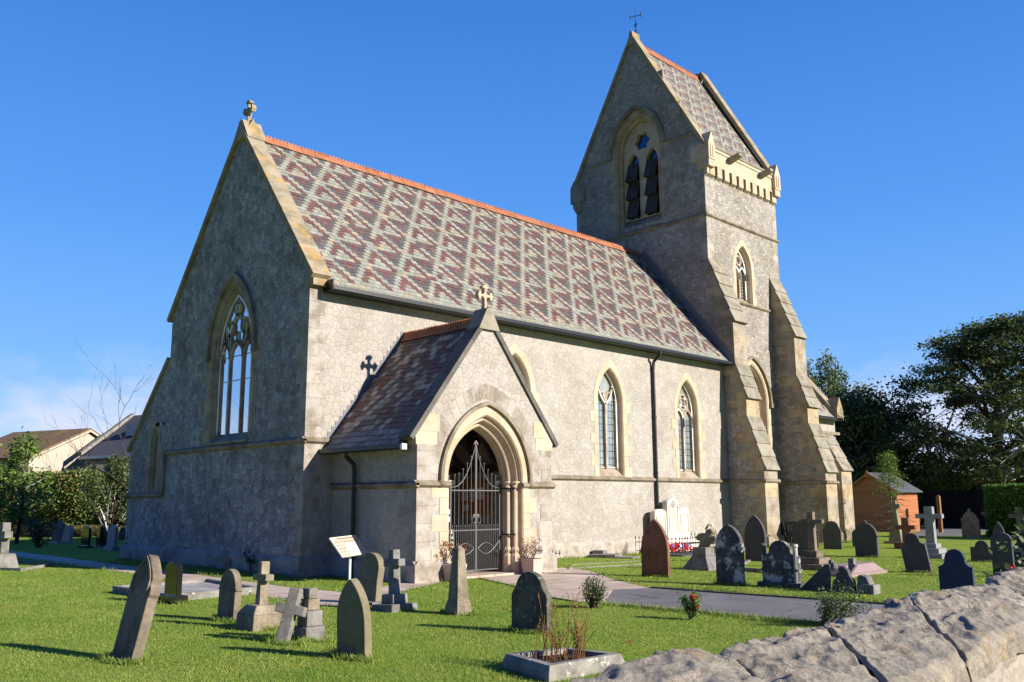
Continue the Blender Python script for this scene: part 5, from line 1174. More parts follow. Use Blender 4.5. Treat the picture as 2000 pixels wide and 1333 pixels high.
def limb(m, p, q, r0, r1, sag=.1, n=6):
    p, q = Vector(p), Vector(q); L = (q-p).length; mid = Vector((random.gauss(0,sag*L),random.gauss(0,sag*L),random.gauss(.05*L,sag*L)))
    m.tube([p+(q-p)*(i/n)+mid*math.sin(math.pi*i/n)*.6 for i in range(n+1)], r0, 6, r1)
def rad(px): return _y - math.atan((px-1000)/FPX)
def at(px, D, z=0.0):
    a = rad(px); k = math.cos(a-_y); return Vector((CAM.x+D/k*math.cos(a), CAM.y+D/k*math.sin(a), z))
def zrow(py, D): return CAM.z+(979-py)*D/FPX*1.03

# ------------------------------------------------------------------ lawn blades (nobody could count them)
def inpoly(x, y, P):
    ins = np.zeros(len(x), bool); j = len(P)-1
    for i in range(len(P)):
        xi, yi = P[i]; xj, yj = P[j]
        if yi != yj: ins ^= ((yi > y) != (yj > y)) & (x < (xj-xi)*(y-yi)/(yj-yi)+xi)
        j = i
    return ins
def blades(name, x, y, h, wd, mat):
    N = len(x); a = rng.uniform(0,2*np.pi,N); ln = rng.normal(0,.55,(N,2))*h[:,None]
    dx, dy = np.cos(a)*wd/2, np.sin(a)*wd/2; z0 = np.full(N,-.004)
    V = np.stack([np.stack([x-dx,y-dy,z0],1), np.stack([x+dx,y+dy,z0],1), np.stack([x+dx*.25+ln[:,0],y+dy*.25+ln[:,1],h],1), np.stack([x-dx*.25+ln[:,0],y-dy*.25+ln[:,1],h],1)],1)
    return quads(name, V, mat)
def mat_blade():
    m_ = mat_leaf('grass_blade', [(.21,.335,.055),(.27,.395,.07),(.32,.42,.09),(.41,.405,.14),(.23,.355,.06)], .6, .4); t = m_.node_tree; rp = [n for n in t.nodes if n.type == 'VALTORGB'][0]
    tc = t.nodes.new('ShaderNodeTexCoord'); nz = t.nodes.new('ShaderNodeTexNoise'); nz.inputs['Scale'].default_value = .9; nz.inputs['Detail'].default_value = 6; nz.inputs['Roughness'].default_value = .7; cr = t.nodes.new('ShaderNodeValToRGB'); cr.color_ramp.elements[0].position = .36; cr.color_ramp.elements[0].color = (.55,.70,.45,1); cr.color_ramp.elements[1].position = .66; cr.color_ramp.elements[1].color = (1.12,1.0,1.0,1)
    mx = t.nodes.new('ShaderNodeMixRGB'); mx.blend_type = 'MULTIPLY'; mx.inputs[0].default_value = 1; t.links.new(tc.outputs['Object'], nz.inputs['Vector']); t.links.new(nz.outputs[0], cr.inputs[0]); t.links.new(cr.outputs[0], mx.inputs['Color2'])
    outs = [(l.to_socket) for l in rp.outputs[0].links]; t.links.new(rp.outputs[0], mx.inputs['Color1'])
    for o_ in outs: t.links.new(mx.outputs[0], o_)
    return m_
M['blade'] = mat_blade()
NB = 420000; D = 5.5+ (rng.uniform(0,1,NB)**1.35)*24; az = _y+rng.uniform(-.56,.56,NB); gx, gy = CAM.x+D*np.cos(az), CAM.y+D*np.sin(az)
bad = inpoly(gx,gy,W_PATH)|inpoly(gx,gy,T_PATH)|((gx>-.1)&(gy>-.1))|((gx>PX0-.1)&(gx<PX1+.1)&(gy>-P_-.1))|(gy<-17.0)
ok = ~bad; gx, gy, D = gx[ok], gy[ok], D[ok]
h = rng.uniform(.010,.026,len(gx))*(1+.3*np.sin(gx*1.7)*np.cos(gy*1.3)); wd = .004+.0005*D
tag(blades('grass', gx, gy, h, wd, M['blade']), kind='stuff')
# longer fringe along path edges and walls
fx_, fy_ = [], []
def fringe(a, b, n, sp=.05):
    t = rng.uniform(0,1,n); fx_.append(a[0]+(b[0]-a[0])*t+rng.normal(0,sp,n)); fy_.append(a[1]+(b[1]-a[1])*t+rng.normal(0,sp,n))
for a, b in zip(W_PATH[1:], W_PATH[2:]): fringe(a, b, int(90*math.dist(a,b)), .05)
for a, b, n in [((3.62,-7.6),(3.62,-16.6),2600),((.42,-8.6),(.5,-16.6),2200),((-.14,-.14),(-.14,10),1400),((PX1+.15,-.14),(18.3,-.14),1800),((18.3,-1.7),(24.2,-1.75),900),((-9,-16.95),(4,-16.95),1500)]: fringe(a, b, n, .06)
fx_, fy_ = np.concatenate(fx_), np.concatenate(fy_); keep = ~(inpoly(fx_,fy_,W_PATH)|inpoly(fx_,fy_,T_PATH)); fx_, fy_ = fx_[keep], fy_[keep]
tag(blades('grass', fx_, fy_, rng.uniform(.03,.10,len(fx_)), np.full(len(fx_),.012), M['blade']), kind='stuff')
# tufts at the feet of the gravestones
tx, ty = [], []
for o in [o for o in COL.objects if o.parent is None and o.get('category') in ('gravestone','stone cross','obelisk','pedestal','broken cross')]:
    d = (o.location-CAM).length
    if d > 32: continue
    n = int(900/ max(1,d/9)); a = rng.uniform(0,2*np.pi,n); r = rng.normal(0,.05,n)
    tx.append(o.location.x+.06+ (.14+np.abs(r))*np.cos(a)); ty.append(o.location.y+(.34+r)*np.sin(a))
tx, ty = np.concatenate(tx), np.concatenate(ty)
tag(blades('grass', tx, ty, rng.uniform(.03,.085,len(tx)), np.full(len(tx),.011), M['blade']), kind='stuff')
M['yellow'] = mat_plain('yellow_petal', (.6,.45,.03), .6)
NF = 1500; D = rng.uniform(15,34,NF); az = _y-rng.uniform(.14,.54,NF); x, y = CAM.x+D*np.cos(az), CAM.y+D*np.sin(az); k_ = ~(inpoly(x,y,T_PATH)|inpoly(x,y,W_PATH)|(y>-.3)) & ((np.sin(x*.8)+np.cos(y*1.1+x*.3)) > -.2)
tag(quads('wildflowers', leafquads(np.stack([x,y,rng.uniform(.03,.06,NF)],1)[k_], .035, 2, .9), M['yellow']), kind='stuff')
NL = 70; D = 6+rng.uniform(0,1,NL)*12; az = _y+rng.uniform(-.3,.52,NL); x, y = CAM.x+D*np.cos(az), CAM.y+D*np.sin(az); k_ = y > -16.5
tag(quads('fallen_leaves', leafquads(np.stack([x,y,np.full(NL,.03)],1)[k_], .06, 2, .7), M['leaf_rust']), kind='stuff')

# ------------------------------------------------------------------ boundary wall
def mat_rock():
    t = NT('rough_limestone_coping', .92, .2); o = t.obj(); a = t.noise(o, 3.0, 8, .65, 1.2); b = t.noise(o, 14, 8, .75); d = t.noise(o, 60, 6, .8); e = t.noise(o, 5.5, 6, .7, .6)
    c = t.ramp(a.outputs[0], [(.28,(.27,.25,.215)),(.42,(.39,.355,.295)),(.55,(.47,.42,.335)),(.66,(.53,.46,.35))])
    c = t.mix(t.ramp(e.outputs[0], [(.56,0.0),(.64,.75)]), c, (.52,.38,.22)); c = t.mix(.75, c, t.ramp(b.outputs[0], [(.30,(.44,.43,.41)),(.6,(1.06,1.04,1.0))]), 'MULTIPLY')
    c = t.mix(.6, c, t.ramp(d.outputs[0], [(.32,(.5,.5,.5)),(.6,(1.08,1.08,1.08))]), 'MULTIPLY')
    w3 = t.noise(o, 9, 7, .7); c = t.mix(t.ramp(w3.outputs[0], [(.66,0.0),(.71,.6)]), c, (.5,.48,.44)); vk = t.n('VectorMath', {'operation':'MULTIPLY_ADD'}, i0=b.outputs[1], i1=(.16,.16,.16), i2=o).outputs[0]; ck = t.n('TexVoronoi', {'feature':'DISTANCE_TO_EDGE'}, Vector=vk, Scale=4.5); cm = t.ramp(ck.outputs[0], [(.0,1.0),(.03,0.0)]); c = t.mix(t.math('MULTIPLY', cm, t.ramp(e.outputs[0], [(.48,0.0),(.58,.7)])), c, (.11,.10,.09)); t.base(c)
    t.bump(t.math('ADD', t.math('MULTIPLY', b.outputs[0], 1.0), t.math('MULTIPLY', d.outputs[0], .5)), 1.0, .02); return t.m
M['rock'] = mat_rock(); M['mortar'] = mat_rubble('boundary_wall_rubble', [(.40,.37,.33),(.46,.42,.36),(.36,.34,.31),(.5,.45,.38)], (.30,.27,.23), 3.0, 1.5, .8, .03)
bw = empty('boundary_wall', (0,0,0)); tag(bw, 'rough grey limestone boundary wall with big uneven coping stones in the corner nearest the viewer', 'wall')
m = MB(); m.box(-16, -2.5, -17.52, -17.12, -.1, 1.19); m.build('wall_body', M['mortar'], bw)
RID = [(-16,1.28),(-11,1.28),(-10.2,1.285),(-9.95,1.295),(-9.83,1.308),(-9.65,1.33),(-9.55,1.308),(-9.45,1.285),(-9.37,1.308),(-9.18,1.293),(-8.93,1.308),(-8.72,1.313),(-8.36,1.328),(-8.08,1.35),(-7.8,1.345),(-7.55,1.335),(-7.3,1.335),(-7.16,1.37),(-6.86,1.39),(-6,1.36),(-2,1.36)]
rx, rz = np.array(RID)[:,0], np.array(RID)[:,1]
def coping_rock(xb0, xb1, xf0, xf1, fine=True):
    """one rough coping stone between joints; back edge xb0..xb1, front edge xf0..xf1"""
    nu, nv = (150,110) if fine else (40,30); sd = random.uniform(0,50)
    prof = [(-17.10,1.05,0),(-17.11,1.20,.35),(-17.16,0.0,1),(-17.24,.0,1),(-17.33,-.012,1),(-17.44,-.035,1),(-17.535,-.06,.5),(-17.56,-.085,.35),(-17.565,-.12,.3),(-17.56,-.15,.2)]
    vs = []
    for i in range(nu+1):
        s = i/nu; xr = xb0+(xb1-xb0)*s; edge = min(s,1-s)*(xb1-xb0); rnd = max(0,1-edge/.022); rnd = .016*rnd*rnd
        for j in range(nv+1):
            tpos = j/nv*(len(prof)-1); k = min(int(tpos),len(prof)-2); f = tpos-k
            y = prof[k][0]*(1-f)+prof[k+1][0]*f; wgt = prof[k][2]*(1-f)+prof[k+1][2]*f
            fb = min(1,max(0,(-17.15-y)/.40)); x = (xb0+(xb1-xb0)*s)*(1-fb)+(xf0+(xf1-xf0)*s)*fb
            base = float(np.interp(x+(.16*fb), rx, rz))
            za = prof[k][1] if prof[k][1] > .5 else base+prof[k][1]; zb = prof[k+1][1] if prof[k+1][1] > .5 else base+prof[k+1][1]
            z = za*(1-f)+zb*f
            P = Vector((x*2.3+sd,y*2.3,z*2.3)); n1 = mnoise.fractal(P*1.6,1.0,2.1,5); n2 = mnoise.ridged_multi_fractal(P*1.1,.9,2.0,4,1.0,2.0); n3 = mnoise.noise(P*14)
            cell = mnoise.cell(Vector((x*3.2+sd+n1*.4,y*5+n1*.4,0)))
            n4 = abs(mnoise.noise(P*5.3)); n5 = abs(mnoise.noise(P*11+Vector((3,1,2))))
            dz = (n1*.020+(n2-1.1)*.010+n3*.003+(cell)*.004-n4*.024-n5*.010+.008)*wgt-rnd
            dy = (n1*.016+n3*.003-n4*.016-n5*.008)*(1.15-wgt)*(.8 if wgt < 1 else 0)
            vs.append((x,y+dy,z+dz))
    fs = [(i*(nv+1)+j,(i+1)*(nv+1)+j,(i+1)*(nv+1)+j+1,i*(nv+1)+j+1) for i in range(nu) for j in range(nv)]
    m = MB(); m.add(vs, fs); m.build('coping_stone', M['rock'], bw, smooth=True, recalc=False)
G_ = .007
jb = [-15.8,-14.2,-12.6,-11.4,-10.45,-9.43,-8.80,-8.14,-7.26,-6.45,-5.6,-4.6,-3.6,-2.5]; jf = [-15.8,-14.2,-12.6,-11.5,-10.5,-9.66,-9.24,-8.72,-7.75,-6.8,-5.7,-4.6,-3.6,-2.5]
for i in range(len(jb)-1): coping_rock(jb[i]+G_/2, jb[i+1]-G_/2, jf[i]+G_/2, jf[i+1]-G_/2, 3 <= i <= 9)

# ------------------------------------------------------------------ shrubs and potted plants
def shrub(name, label, cat, loc, r, n, leaf, mat, stems=10, squash=1.0, flowers=0, group=None, lean=(0,0), twig='greybark', low=.1):
    o = empty(name, loc); tag(o, label, cat, group); m = MB(); tips = []
    for i in range(stems):
        a = random.uniform(0,6.283); q = Vector((math.cos(a)*r*random.uniform(.2,.85)+lean[0], math.sin(a)*r*random.uniform(.2,.85)+lean[1], r*squash*random.uniform(.8,1.9))); limb(m, (random.gauss(0,.03),random.gauss(0,.03),-.02), q, .012*r/.4, .003, .08); tips.append(q)
    m.build('stems', M[twig], o)
    C = []
    for k in range(n//12):
        tpt = random.choice(tips); f = random.uniform(low+.25,1.08); c = tpt*f; C.append(rng.normal(0,r*.14,(12,3))+np.array(c))
    C = np.concatenate(C); C[:,2] = np.abs(C[:,2])+.01
    quads('foliage', leafquads(C, leaf, .3), M[mat], o)
    if flowers:
        m = MB()
        for k in range(flowers):
            tpt = random.choice(tips)*random.uniform(.75,1.05)
            for s in range(12):
                d = Vector((random.gauss(0,1),random.gauss(0,1),random.gauss(.4,1))).normalized(); t1 = d.orthogonal().normalized(); t2 = d.cross(t1); c = tpt+d*.025; q_ = .028
                m.add([c+t1*q_,c+t2*q_,c-t1*q_,c-t2*q_],[(0,1,2,3)])
        m.build('flowers', M['red_flower'], o)
    return o
p = G(1160,1188); shrub('bush', 'tangled brown and green bush at the corner of the flagged path', 'bush', (p.x,p.y,0), .27, 1500, .035, 'leaf_shrub', 46, .95)
p = G(1350,1211); shrub('rose_bush', 'small rose bush with red flowers on the lawn edge by the tarmac path', 'rose bush', (p.x,p.y,0), .2, 1100, .035, 'leaf_young', 18, .95, 5)
p = G(1612,1224); shrub('shrub', 'open dark green shrub at the tarmac edge, just behind the boundary wall', 'shrub', (p.x,p.y,0), .42, 2100, .034, 'leaf_shrub', 24, .62, 0, None, (.12,-.2), 'bark')
shrub('rose_bush', 'red rose bush peeping over the boundary wall at the right edge', 'rose bush', (-5.62,-16.82,0), .24, 2000, .045, 'leaf_shrub', 34, 3.1, 30, None, (0,0), 'bark', .45)
p = G(268,1092); shrub('bush', 'dark little bush against the shaded west wall near its far corner', 'bush', (p.x-.1,p.y,0), .38, 700, .06, 'leaf_dark', 16)
p = G(490,1098); shrub('weed', 'dark weed growing on the west wall plinth', 'weed', (-.2,HX(490,1095,-.2).y,.1), .22, 160, .06, 'leaf_dark', 6)
p = G(75,1070); shrub('bush', 'dark leafy bush in the shade between the young tree and the headstones', 'bush', (p.x,p.y,0), .75, 900, .10, 'leaf_dark', 18, .9)
p = G(600,1140); shrub('weed', 'pale seeding weed in the grass by the church corner', 'weed', (-.5,-1.0,0), .12, 90, .02, 'leaf_lime', 8)
def planter(label, px, py, pmat, n, leaf):
    p = HY(px,py,-3.48) if px > 1000 else HY(px,py,-3.52); o = empty('planter', (p.x,-3.48,.008), RAD(4)); tag(o, label, 'planter', 'planters either side of the porch gate')
    m = MB(); m.taper(sq(.15),0,sq(.20),.36); m.build('pot', M['pot'], o, bevel=.012)
    m = MB(); m.add([(x,y,.335) for x,y in sq(.185)],[(0,1,2,3)]); m.taper(sq(.165),.361,sq(.165),.364); m.build('soil', M['soil'], o)
    m = MB(); tips = []
    for i in range(14):
        q = Vector((random.gauss(0,.12),random.gauss(0,.1),.36+random.uniform(.15,.45))); limb(m, (random.gauss(0,.04),random.gauss(0,.04),.35), q, .007, .002); tips.append(q)
    m.build('stems', M['drystem'], o)
    C = np.concatenate([rng.normal(0,.032,(14,3))+np.array(random.choice(tips)*random.uniform(.8,1.05)+Vector((0,0,.03))) for k in range(n//14)]); quads('plant', leafquads(C, leaf, .2, .4), M[pmat], o)
M['pot'] = mat_dressed('pale_terracotta_pot', [(.58,.44,.37)], amt=.2, stain=(.85,.82,.8), bump=.1)
planter('pale square planter with a reddish dead shrub, right of the porch gate', 1040, 1100, 'leaf_dead', 420, .045)
planter('pale square planter with an orange leafed plant, left of the porch gate', 890, 1112, 'leaf_rust', 560, .05)

# ------------------------------------------------------------------ hedges, trees, houses
def hedge(name, label, a, b, depth, h, n, leaf, mat, rough=.25, fill=(.02,.035,.01), bumpy=.25):
    a, b = Vector(a), Vector(b); d = (b-a); L = d.length; d /= L; nn = Vector((-d.y,d.x,0)); nn = nn if nn.dot(a-CAM) > 0 else -nn
    o = empty(name, a); tag(o, label, 'hedge'); m = MB()
    k = 24; vs = []
    for i in range(k+1):
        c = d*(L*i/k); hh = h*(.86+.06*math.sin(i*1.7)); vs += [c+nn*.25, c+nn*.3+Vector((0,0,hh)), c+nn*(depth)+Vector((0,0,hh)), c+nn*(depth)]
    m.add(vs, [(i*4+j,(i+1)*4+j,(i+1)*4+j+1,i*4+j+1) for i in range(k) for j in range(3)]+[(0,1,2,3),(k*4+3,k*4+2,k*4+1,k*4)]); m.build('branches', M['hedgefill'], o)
    u = rng.uniform(0,L,n); face = rng.uniform(0,1,n) < (h/(h+depth*.8)); top = ~face
    wob = bumpy*(np.sin(u*1.3)+np.sin(u*3.1+2)*.6+rng.normal(0,.5,n)*.6)
    z = np.where(face, rng.uniform(0,1,n)*h*1.0, h+wob*.35+rng.normal(0,rough*.4,n)); v = np.where(face, .12+rng.normal(0,rough*.5,n)+wob*.35*np.sin(z*2.2+u), rng.uniform(0,depth,n))
    C = np.stack([d.x*u+nn.x*v, d.y*u+nn.y*v, np.clip(z,.02,None)],1); quads('foliage', leafquads(C, leaf, .25), M[mat], o); return o
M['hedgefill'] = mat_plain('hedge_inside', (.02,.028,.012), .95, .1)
hl0, hl1 = at(-40,50), at(262,49)
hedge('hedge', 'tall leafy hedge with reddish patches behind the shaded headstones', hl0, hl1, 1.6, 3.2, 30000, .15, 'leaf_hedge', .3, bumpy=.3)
# rough grass bank at the foot of the hedge
M['drygrass'] = mat_leaf('dry_grass_blade', [(.25,.21,.08),(.30,.25,.10),(.16,.18,.05)], .7, .3)
u = rng.uniform(0,1,5000); x = hl0.x+(hl1.x-hl0.x)*u-1.0*rng.uniform(0,1,5000)*.9; y = hl0.y+(hl1.y-hl0.y)*u-rng.uniform(.0,1.6,5000); tag(blades('long_grass', x, y, rng.uniform(.2,.6,5000), np.full(5000,.05), M['drygrass']), kind='stuff')
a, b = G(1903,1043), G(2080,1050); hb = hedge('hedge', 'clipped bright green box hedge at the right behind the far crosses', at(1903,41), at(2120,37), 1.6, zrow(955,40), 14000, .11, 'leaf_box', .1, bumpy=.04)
def bush_big(name, label, px, D, r, h, n, leaf, mat, cat='bush', z0=0):
    p = at(px, D); o = empty(name, p); tag(o, label, cat); m = MB(); C = []
    for k in range(26):
        a = random.uniform(0,6.283); rr = r*random.uniform(.1,.8); q = Vector((rr*math.cos(a), rr*math.sin(a), z0+h*random.uniform(.25,.88))); limb(m, (0,0,0), q, .05, .012); C.append(blob(q, (r*.38,r*.38,h*.16), n//26, .4))
    m.build('branches', M['bark'], o); quads('foliage', leafquads(np.concatenate(C), leaf, .3), M[mat], o); return o
bush_big('bush', 'grey green bush at the far left edge, in front of the hedge', 8, 41, 1.8, 3.6, 5200, .16, 'leaf_shrub')
# young leafy tree at the left
def tree_parts(o, trunk, crown, mat, bark, leaf, up=.35):
    trunk.build('trunk', M[bark], o); quads('crown', leafquads(crown, leaf, up), M[mat], o)
p = at(52, 39.5); o = empty('young_tree', p); tag(o, 'slender young tree with bright leaves in front of the tall hedge', 'tree', 'trees round the churchyard')
m = MB(); C = []; m.tube([(0,0,0),(.1,0,1.5),(.15,.1,3.2),(.3,-.1,4.4)], .09, 8, .02)
for k in range(46):
    z = random.uniform(1.1,4.4); rr = (1.15 if z < 3 else 1.15*(4.9-z)/1.9)*random.uniform(.3,1); a = random.uniform(0,6.283); q = Vector((rr*math.cos(a)+.15,rr*math.sin(a),z+random.uniform(0,.4))); limb(m,(.12,0,z-.4),q,.03,.008); C.append(rng.normal(0,.20,(52,3))+np.array(q))
tree_parts(o, m, np.concatenate(C), 'leaf_young', 'bark', .17)
def bare_tree(label, px, D, h, lean=(0,0), seed=1, n1=9, spread=.35, leafy=0):
    random.seed(seed); p = at(px, D); o = empty('bare_tree', p); tag(o, label, 'tree', 'trees round the churchyard'); m = MB(); tips = []
    def grow(q, d, L, r, lv):
        pts = [q]; v = d.copy()
        for i in range(4): v = (v+Vector((random.gauss(0,.16),random.gauss(0,.16),random.gauss(.03,.08)))).normalized(); pts.append(pts[-1]+v*(L/4))
        m.tube(pts, r*.45, 5, r*.26, cap=False)
        if lv == 0: tips.append(pts[-1]); return
        for k in range(random.randint(2,3) if lv < 3 else 3):
            i = random.choice((2,3,4)); dv = (v+Vector((random.gauss(0,spread),random.gauss(0,spread),random.gauss(.1,.2)))).normalized(); grow(pts[i], dv, L*random.uniform(.6,.8), r*.55, lv-1)
    grow(Vector((0,0,0)), Vector((lean[0],lean[1],1)).normalized(), h*.42, .09, 4)
    m.build('branches', M['greybark'], o)
    if leafy: C = np.concatenate([rng.normal(0,.25,(leafy,3))+np.array(t_) for t_ in tips]); C[:,2] -= 1.2; quads('foliage', leafquads(C, .14, .3), M['leaf_shrub'], o)
    random.seed(seed+100)
bare_tree('leafless sapling in front of the brown roofed bungalow', 138, 54, 6.6, (0,0), 3)
bare_tree('leafless shrubby tree left of the church, over the hedge', 160, 55, 5.6, (.1,.1), 5)
bare_tree('tall bare branched tree behind the aisle roof', 296, 46, 9.6, (-.03,.03), 11)
bush_big('ivy_tree', 'ivy covered tree against the left end of the church', 226, 46, 1.4, 4.3, 4200, .15, 'leaf_shrub', 'tree')
# bungalow with brown tiled roof and the slate roofed house, beyond the hedge
M['render'] = mat_plain('cream_render', (.46,.40,.33), .9, .2, 0, .12, 4); M['greyrender'] = mat_plain('grey_render', (.24,.235,.24), .9, .2, 0, .12, 4)
def mat_rows(name, c, row, lich=None):
    t = NT(name, .85, .2); o = t.obj(); sp = t.n('SeparateXYZ', None, i0=o); wv = t.math('FRACT', t.math('MULTIPLY', sp.outputs[2], 1/row)); f = t.noise(o, 6, 4, .7)
    k = t.mix(1, c, t.ramp(wv, [(0.0,(.45,.45,.45)),(.25,(1,1,1)),(1.0,(.9,.9,.9))]), 'MULTIPLY'); k = t.mix(.6, k, t.ramp(f.outputs[0], [(.3,(.6,.6,.6)),(.65,(1.1,1.1,1.1))]), 'MULTIPLY')
    if lich: k = t.mix(t.ramp(t.noise(o, 1.3, 5, .7).outputs[0], [(.5,0.0),(.62,.7)]), k, lich)
    t.base(k); t.bump(wv, .5, .03); return t.m
M['tilebrown'] = mat_rows('brown_roof_tiles', (.20,.135,.085), .17, (.28,.17,.04)); M['slaterow'] = mat_rows('slate_roof_rows', (.10,.105,.13), .13)
def house(label, P, az, hw, Ln, ze, zr, wall, roofm, name='house', extras=None):
    """gable end centred on P, ridge running away along azimuth az"""
    o = empty(name, (P.x,P.y,0), az); tag(o, label, 'house', 'houses beyond the hedge')
    m = MB(); m.prism([(-hw,-.1),(hw,-.1),(hw,ze),(0,zr-.08),(-hw,ze)], lambda u,w_,d: (d,u,w_), 0, Ln); m.build('wall', M[wall], o)
    m = MB(); sl = (zr-ze)/hw
    for s in (-1,1): m.prism([(s*(hw+.35),ze-.35*sl),(0,zr),(0,zr+.14),(s*(hw+.35),ze-.35*sl+.14)], lambda u,w_,d: (d,u,w_), -.22, Ln+.2)
    m.build('roof', M[roofm], o)
    m = MB()
    for s in (-1,1): m.prism([(s*(hw+.36),ze-.36*sl-.12),(0,zr-.12),(0,zr+.02),(s*(hw+.36),ze-.36*sl+.02)], lambda u,w_,d: (d,u,w_), -.26, -.221)
    m.build('bargeboard', M['render'], o)
    if extras: extras(o)
    return o
P = at(173,62); house('cream gabled bungalow with a brown tiled roof beyond the hedge', P, RAD(72+38), 4.3, 7.5, zrow(898,62), zrow(843,62), 'render', 'tilebrown')
def h2x(o):
    m = MB(); m.box(1.0,1.9,-3.52,-3.45,3.0,4.2); w_ = m.build('window', M['white'], o); m = MB(); m.box(1.06,1.84,-3.54,-3.525,3.06,4.14); m.build('pane', M['glass_b'], w_)
    m = MB(); m.box(-.3,8.2,-3.95,-3.75,4.55,4.72); m.tube([(.1,-3.6,4.6),(.1,-3.6,0)], .06, 6); m.build('gutter', M['white'], o)
    m = MB(); m.prism([(-3.9,4.75),(0,7.65),(0,7.9),(-3.9,5.0)], lambda u,w_,d: (d,u,w_), -.5, -.1); m.build('gable_coping', M['concrete'], o)
    m = MB(); m.box(2.0,2.9,-2.2,-1.2,6.1,6.9); m.build('rooflight', M['glass_b'], o)
E_ = at(176,60); b_ = Vector((math.cos(RAD(16)),math.sin(RAD(16)),0)); P = E_+b_*3.45
house('slate roofed house with white gutter, half hidden by the church aisle', P, RAD(16-90), 3.45, 8, 4.75, 7.6, 'greyrender', 'slaterow', extras=h2x)
# shed
p1, p0, p2 = G(1757,1040), G(1657,1037), G(1795,1036)
u = (p0-p1); Wd = u.length; u.normalize(); v = Vector((u.y,-u.x,0)); v = v if v.dot(p2-p1) > 0 else -v; Dp = .3
while Dp < 8:
    q_ = p1+v*Dp-CAM
    if 1000+FPX*q_.dot(RI)/q_.dot(FW) > 1797: break
    Dp += .05; he, ha = hgt(p1,957), hgt((p0+p1)/2,925)
def mat_plank():
    t = NT('orange_shiplap_boards', .6, .35); o = t.obj(); sp = t.n('SeparateXYZ', None, i0=o); wv = t.math('FRACT', t.math('MULTIPLY', sp.outputs[2], 1/.17)); rw = t.n('TexWhiteNoise', {'noise_dimensions':'1D'}, W=t.math('FLOOR', t.math('MULTIPLY', sp.outputs[2], 1/.17)))
    c = t.mix(rw.outputs[0], (.40,.135,.05), (.46,.175,.07)); c = t.mix(1, c, t.ramp(wv, [(0.0,(.3,.28,.26)),(.10,(1,1,1)),(1.0,(.95,.95,.95))]), 'MULTIPLY')
    mp = t.n('Mapping', None, Vector=o, Scale=(1.5,1.5,9)); g = t.noise(mp, 4, 5, .6); c = t.mix(.6, c, t.ramp(g.outputs[0], [(.3,(.65,.6,.55)),(.6,(1.05,1.05,1.05))]), 'MULTIPLY')
    kn = t.n('TexVoronoi', None, Vector=o, Scale=3.2); c = t.mix(t.ramp(kn.outputs[0], [(.06,.8),(.10,0.0)]), c, (.16,.05,.02)); t.base(c); t.bump(wv, .6, .02); return t.m
M['plank'] = mat_plank(); M['felt'] = mat_plain('grey_roofing_felt', (.10,.11,.125), .9, .2, 0, .2, 8)
sh = empty('shed', p1); sh.rotation_euler = (0,0,math.atan2(u.y,u.x)); tag(sh, 'new orange timber shed with grey felt roof behind the graves', 'shed'); sgn = 1 if Vector((-u.y,u.x,0)).dot(v) > 0 else -1
fn = lambda a,b,d: (a,d*sgn,b)
m = MB(); m.prism([(0,.08),(Wd,.08),(Wd,he),(Wd/2,ha-.1),(0,he)], fn, 0, Dp); m.build('wall', M['plank'], sh)
m = MB(); sl = (ha-he)/(Wd/2)
for s0, s1 in ((-.25,Wd/2),(Wd+.25,Wd/2)): m.prism([(s0,he-.25*sl),(s1,ha),(s1,ha+.05),(s0,he-.25*sl+.05)], fn, -.15, Dp+.15)
m.build('roof', M['felt'], sh)
m = MB()
for s0, s1 in ((-.26,Wd/2),(Wd+.26,Wd/2)): m.prism([(s0,he-.26*sl-.1),(s1,ha-.1),(s1,ha+.03),(s0,he-.26*sl+.03)], fn, -.19, -.151)
m.prism([(Wd/2-.09,ha-.22),(Wd/2+.09,ha-.22),(Wd/2+.09,ha+.05),(Wd/2,ha+.16),(Wd/2-.09,ha+.05)], fn, -.22, -.191); m.build('bargeboard', M['plank'], sh)
m = MB(); m.prism([(0,-.05),(Wd,-.05),(Wd,.079),(0,.079)], fn, .02, Dp-.02); m.build('bearers', M['drystem'], sh)
p = G(1838,1040); o = empty('timber_post', p); tag(o, 'brown timber post standing by the driveway', 'post'); m = MB(); H_ = hgt(p,968); m.box(-.09,.09,-.09,.09,-.1,H_-.05); m.taper(sq(.09),H_-.05,sq(.03),H_+.02); m.build('post', M['oldwood'] if 'oldwood' in M else M['drystem'], o, bevel=.01)
p = G(1786,1037); o = empty('metal_post', p); tag(o, 'thin dark rusty post at the corner of the shed', 'post'); m = MB(); m.tube([(0,0,0),(0,0,hgt(p,994))], .04, 6); m.ball((0,0,hgt(p,994)),.05); m.build('post', M['bark'], o)
# small thin conifer
p = G(1746,1058); H_ = hgt(p,888); o = empty('conifer', p); tag(o, 'spindly little conifer, bare below and green on top, beside the shed', 'conifer', 'trees round the churchyard'); m = MB(); m.tube([(0,0,0),(0,0,H_)], .05, 6, .015); C = []
for k in range(64):
    f = k/64; z = H_*(.12+.86*f); a = k*2.4; rr = H_*(.26 if f > .55 else .22)*(1.15-f)*random.uniform(.7,1.15)+.12
    q = Vector((rr*math.cos(a),rr*math.sin(a),z-(.1 if f < .55 else -.15))); limb(m,(0,0,z),q,.014,.004,.06,4)
    if f > .50: C.append(np.array(q)*rng.uniform(.25,1.05,(80,1))*np.array([1,1,0])+np.array([0,0,1])*(z+(q.z-z)*.8)+rng.normal(0,.09,(80,3)))
    else:
        for j in range(5): s = random.uniform(.4,1); w0 = Vector((q.x*s,q.y*s,z+(q.z-z)*s)); m.tube([w0,w0+Vector((random.gauss(0,.16),random.gauss(0,.16),random.gauss(0,.05)))], .006, 4)
m.build('trunk', M['greybark'], o); quads('crown', leafquads(np.concatenate(C), .10, .2, .3), M['leaf_lime'], o)
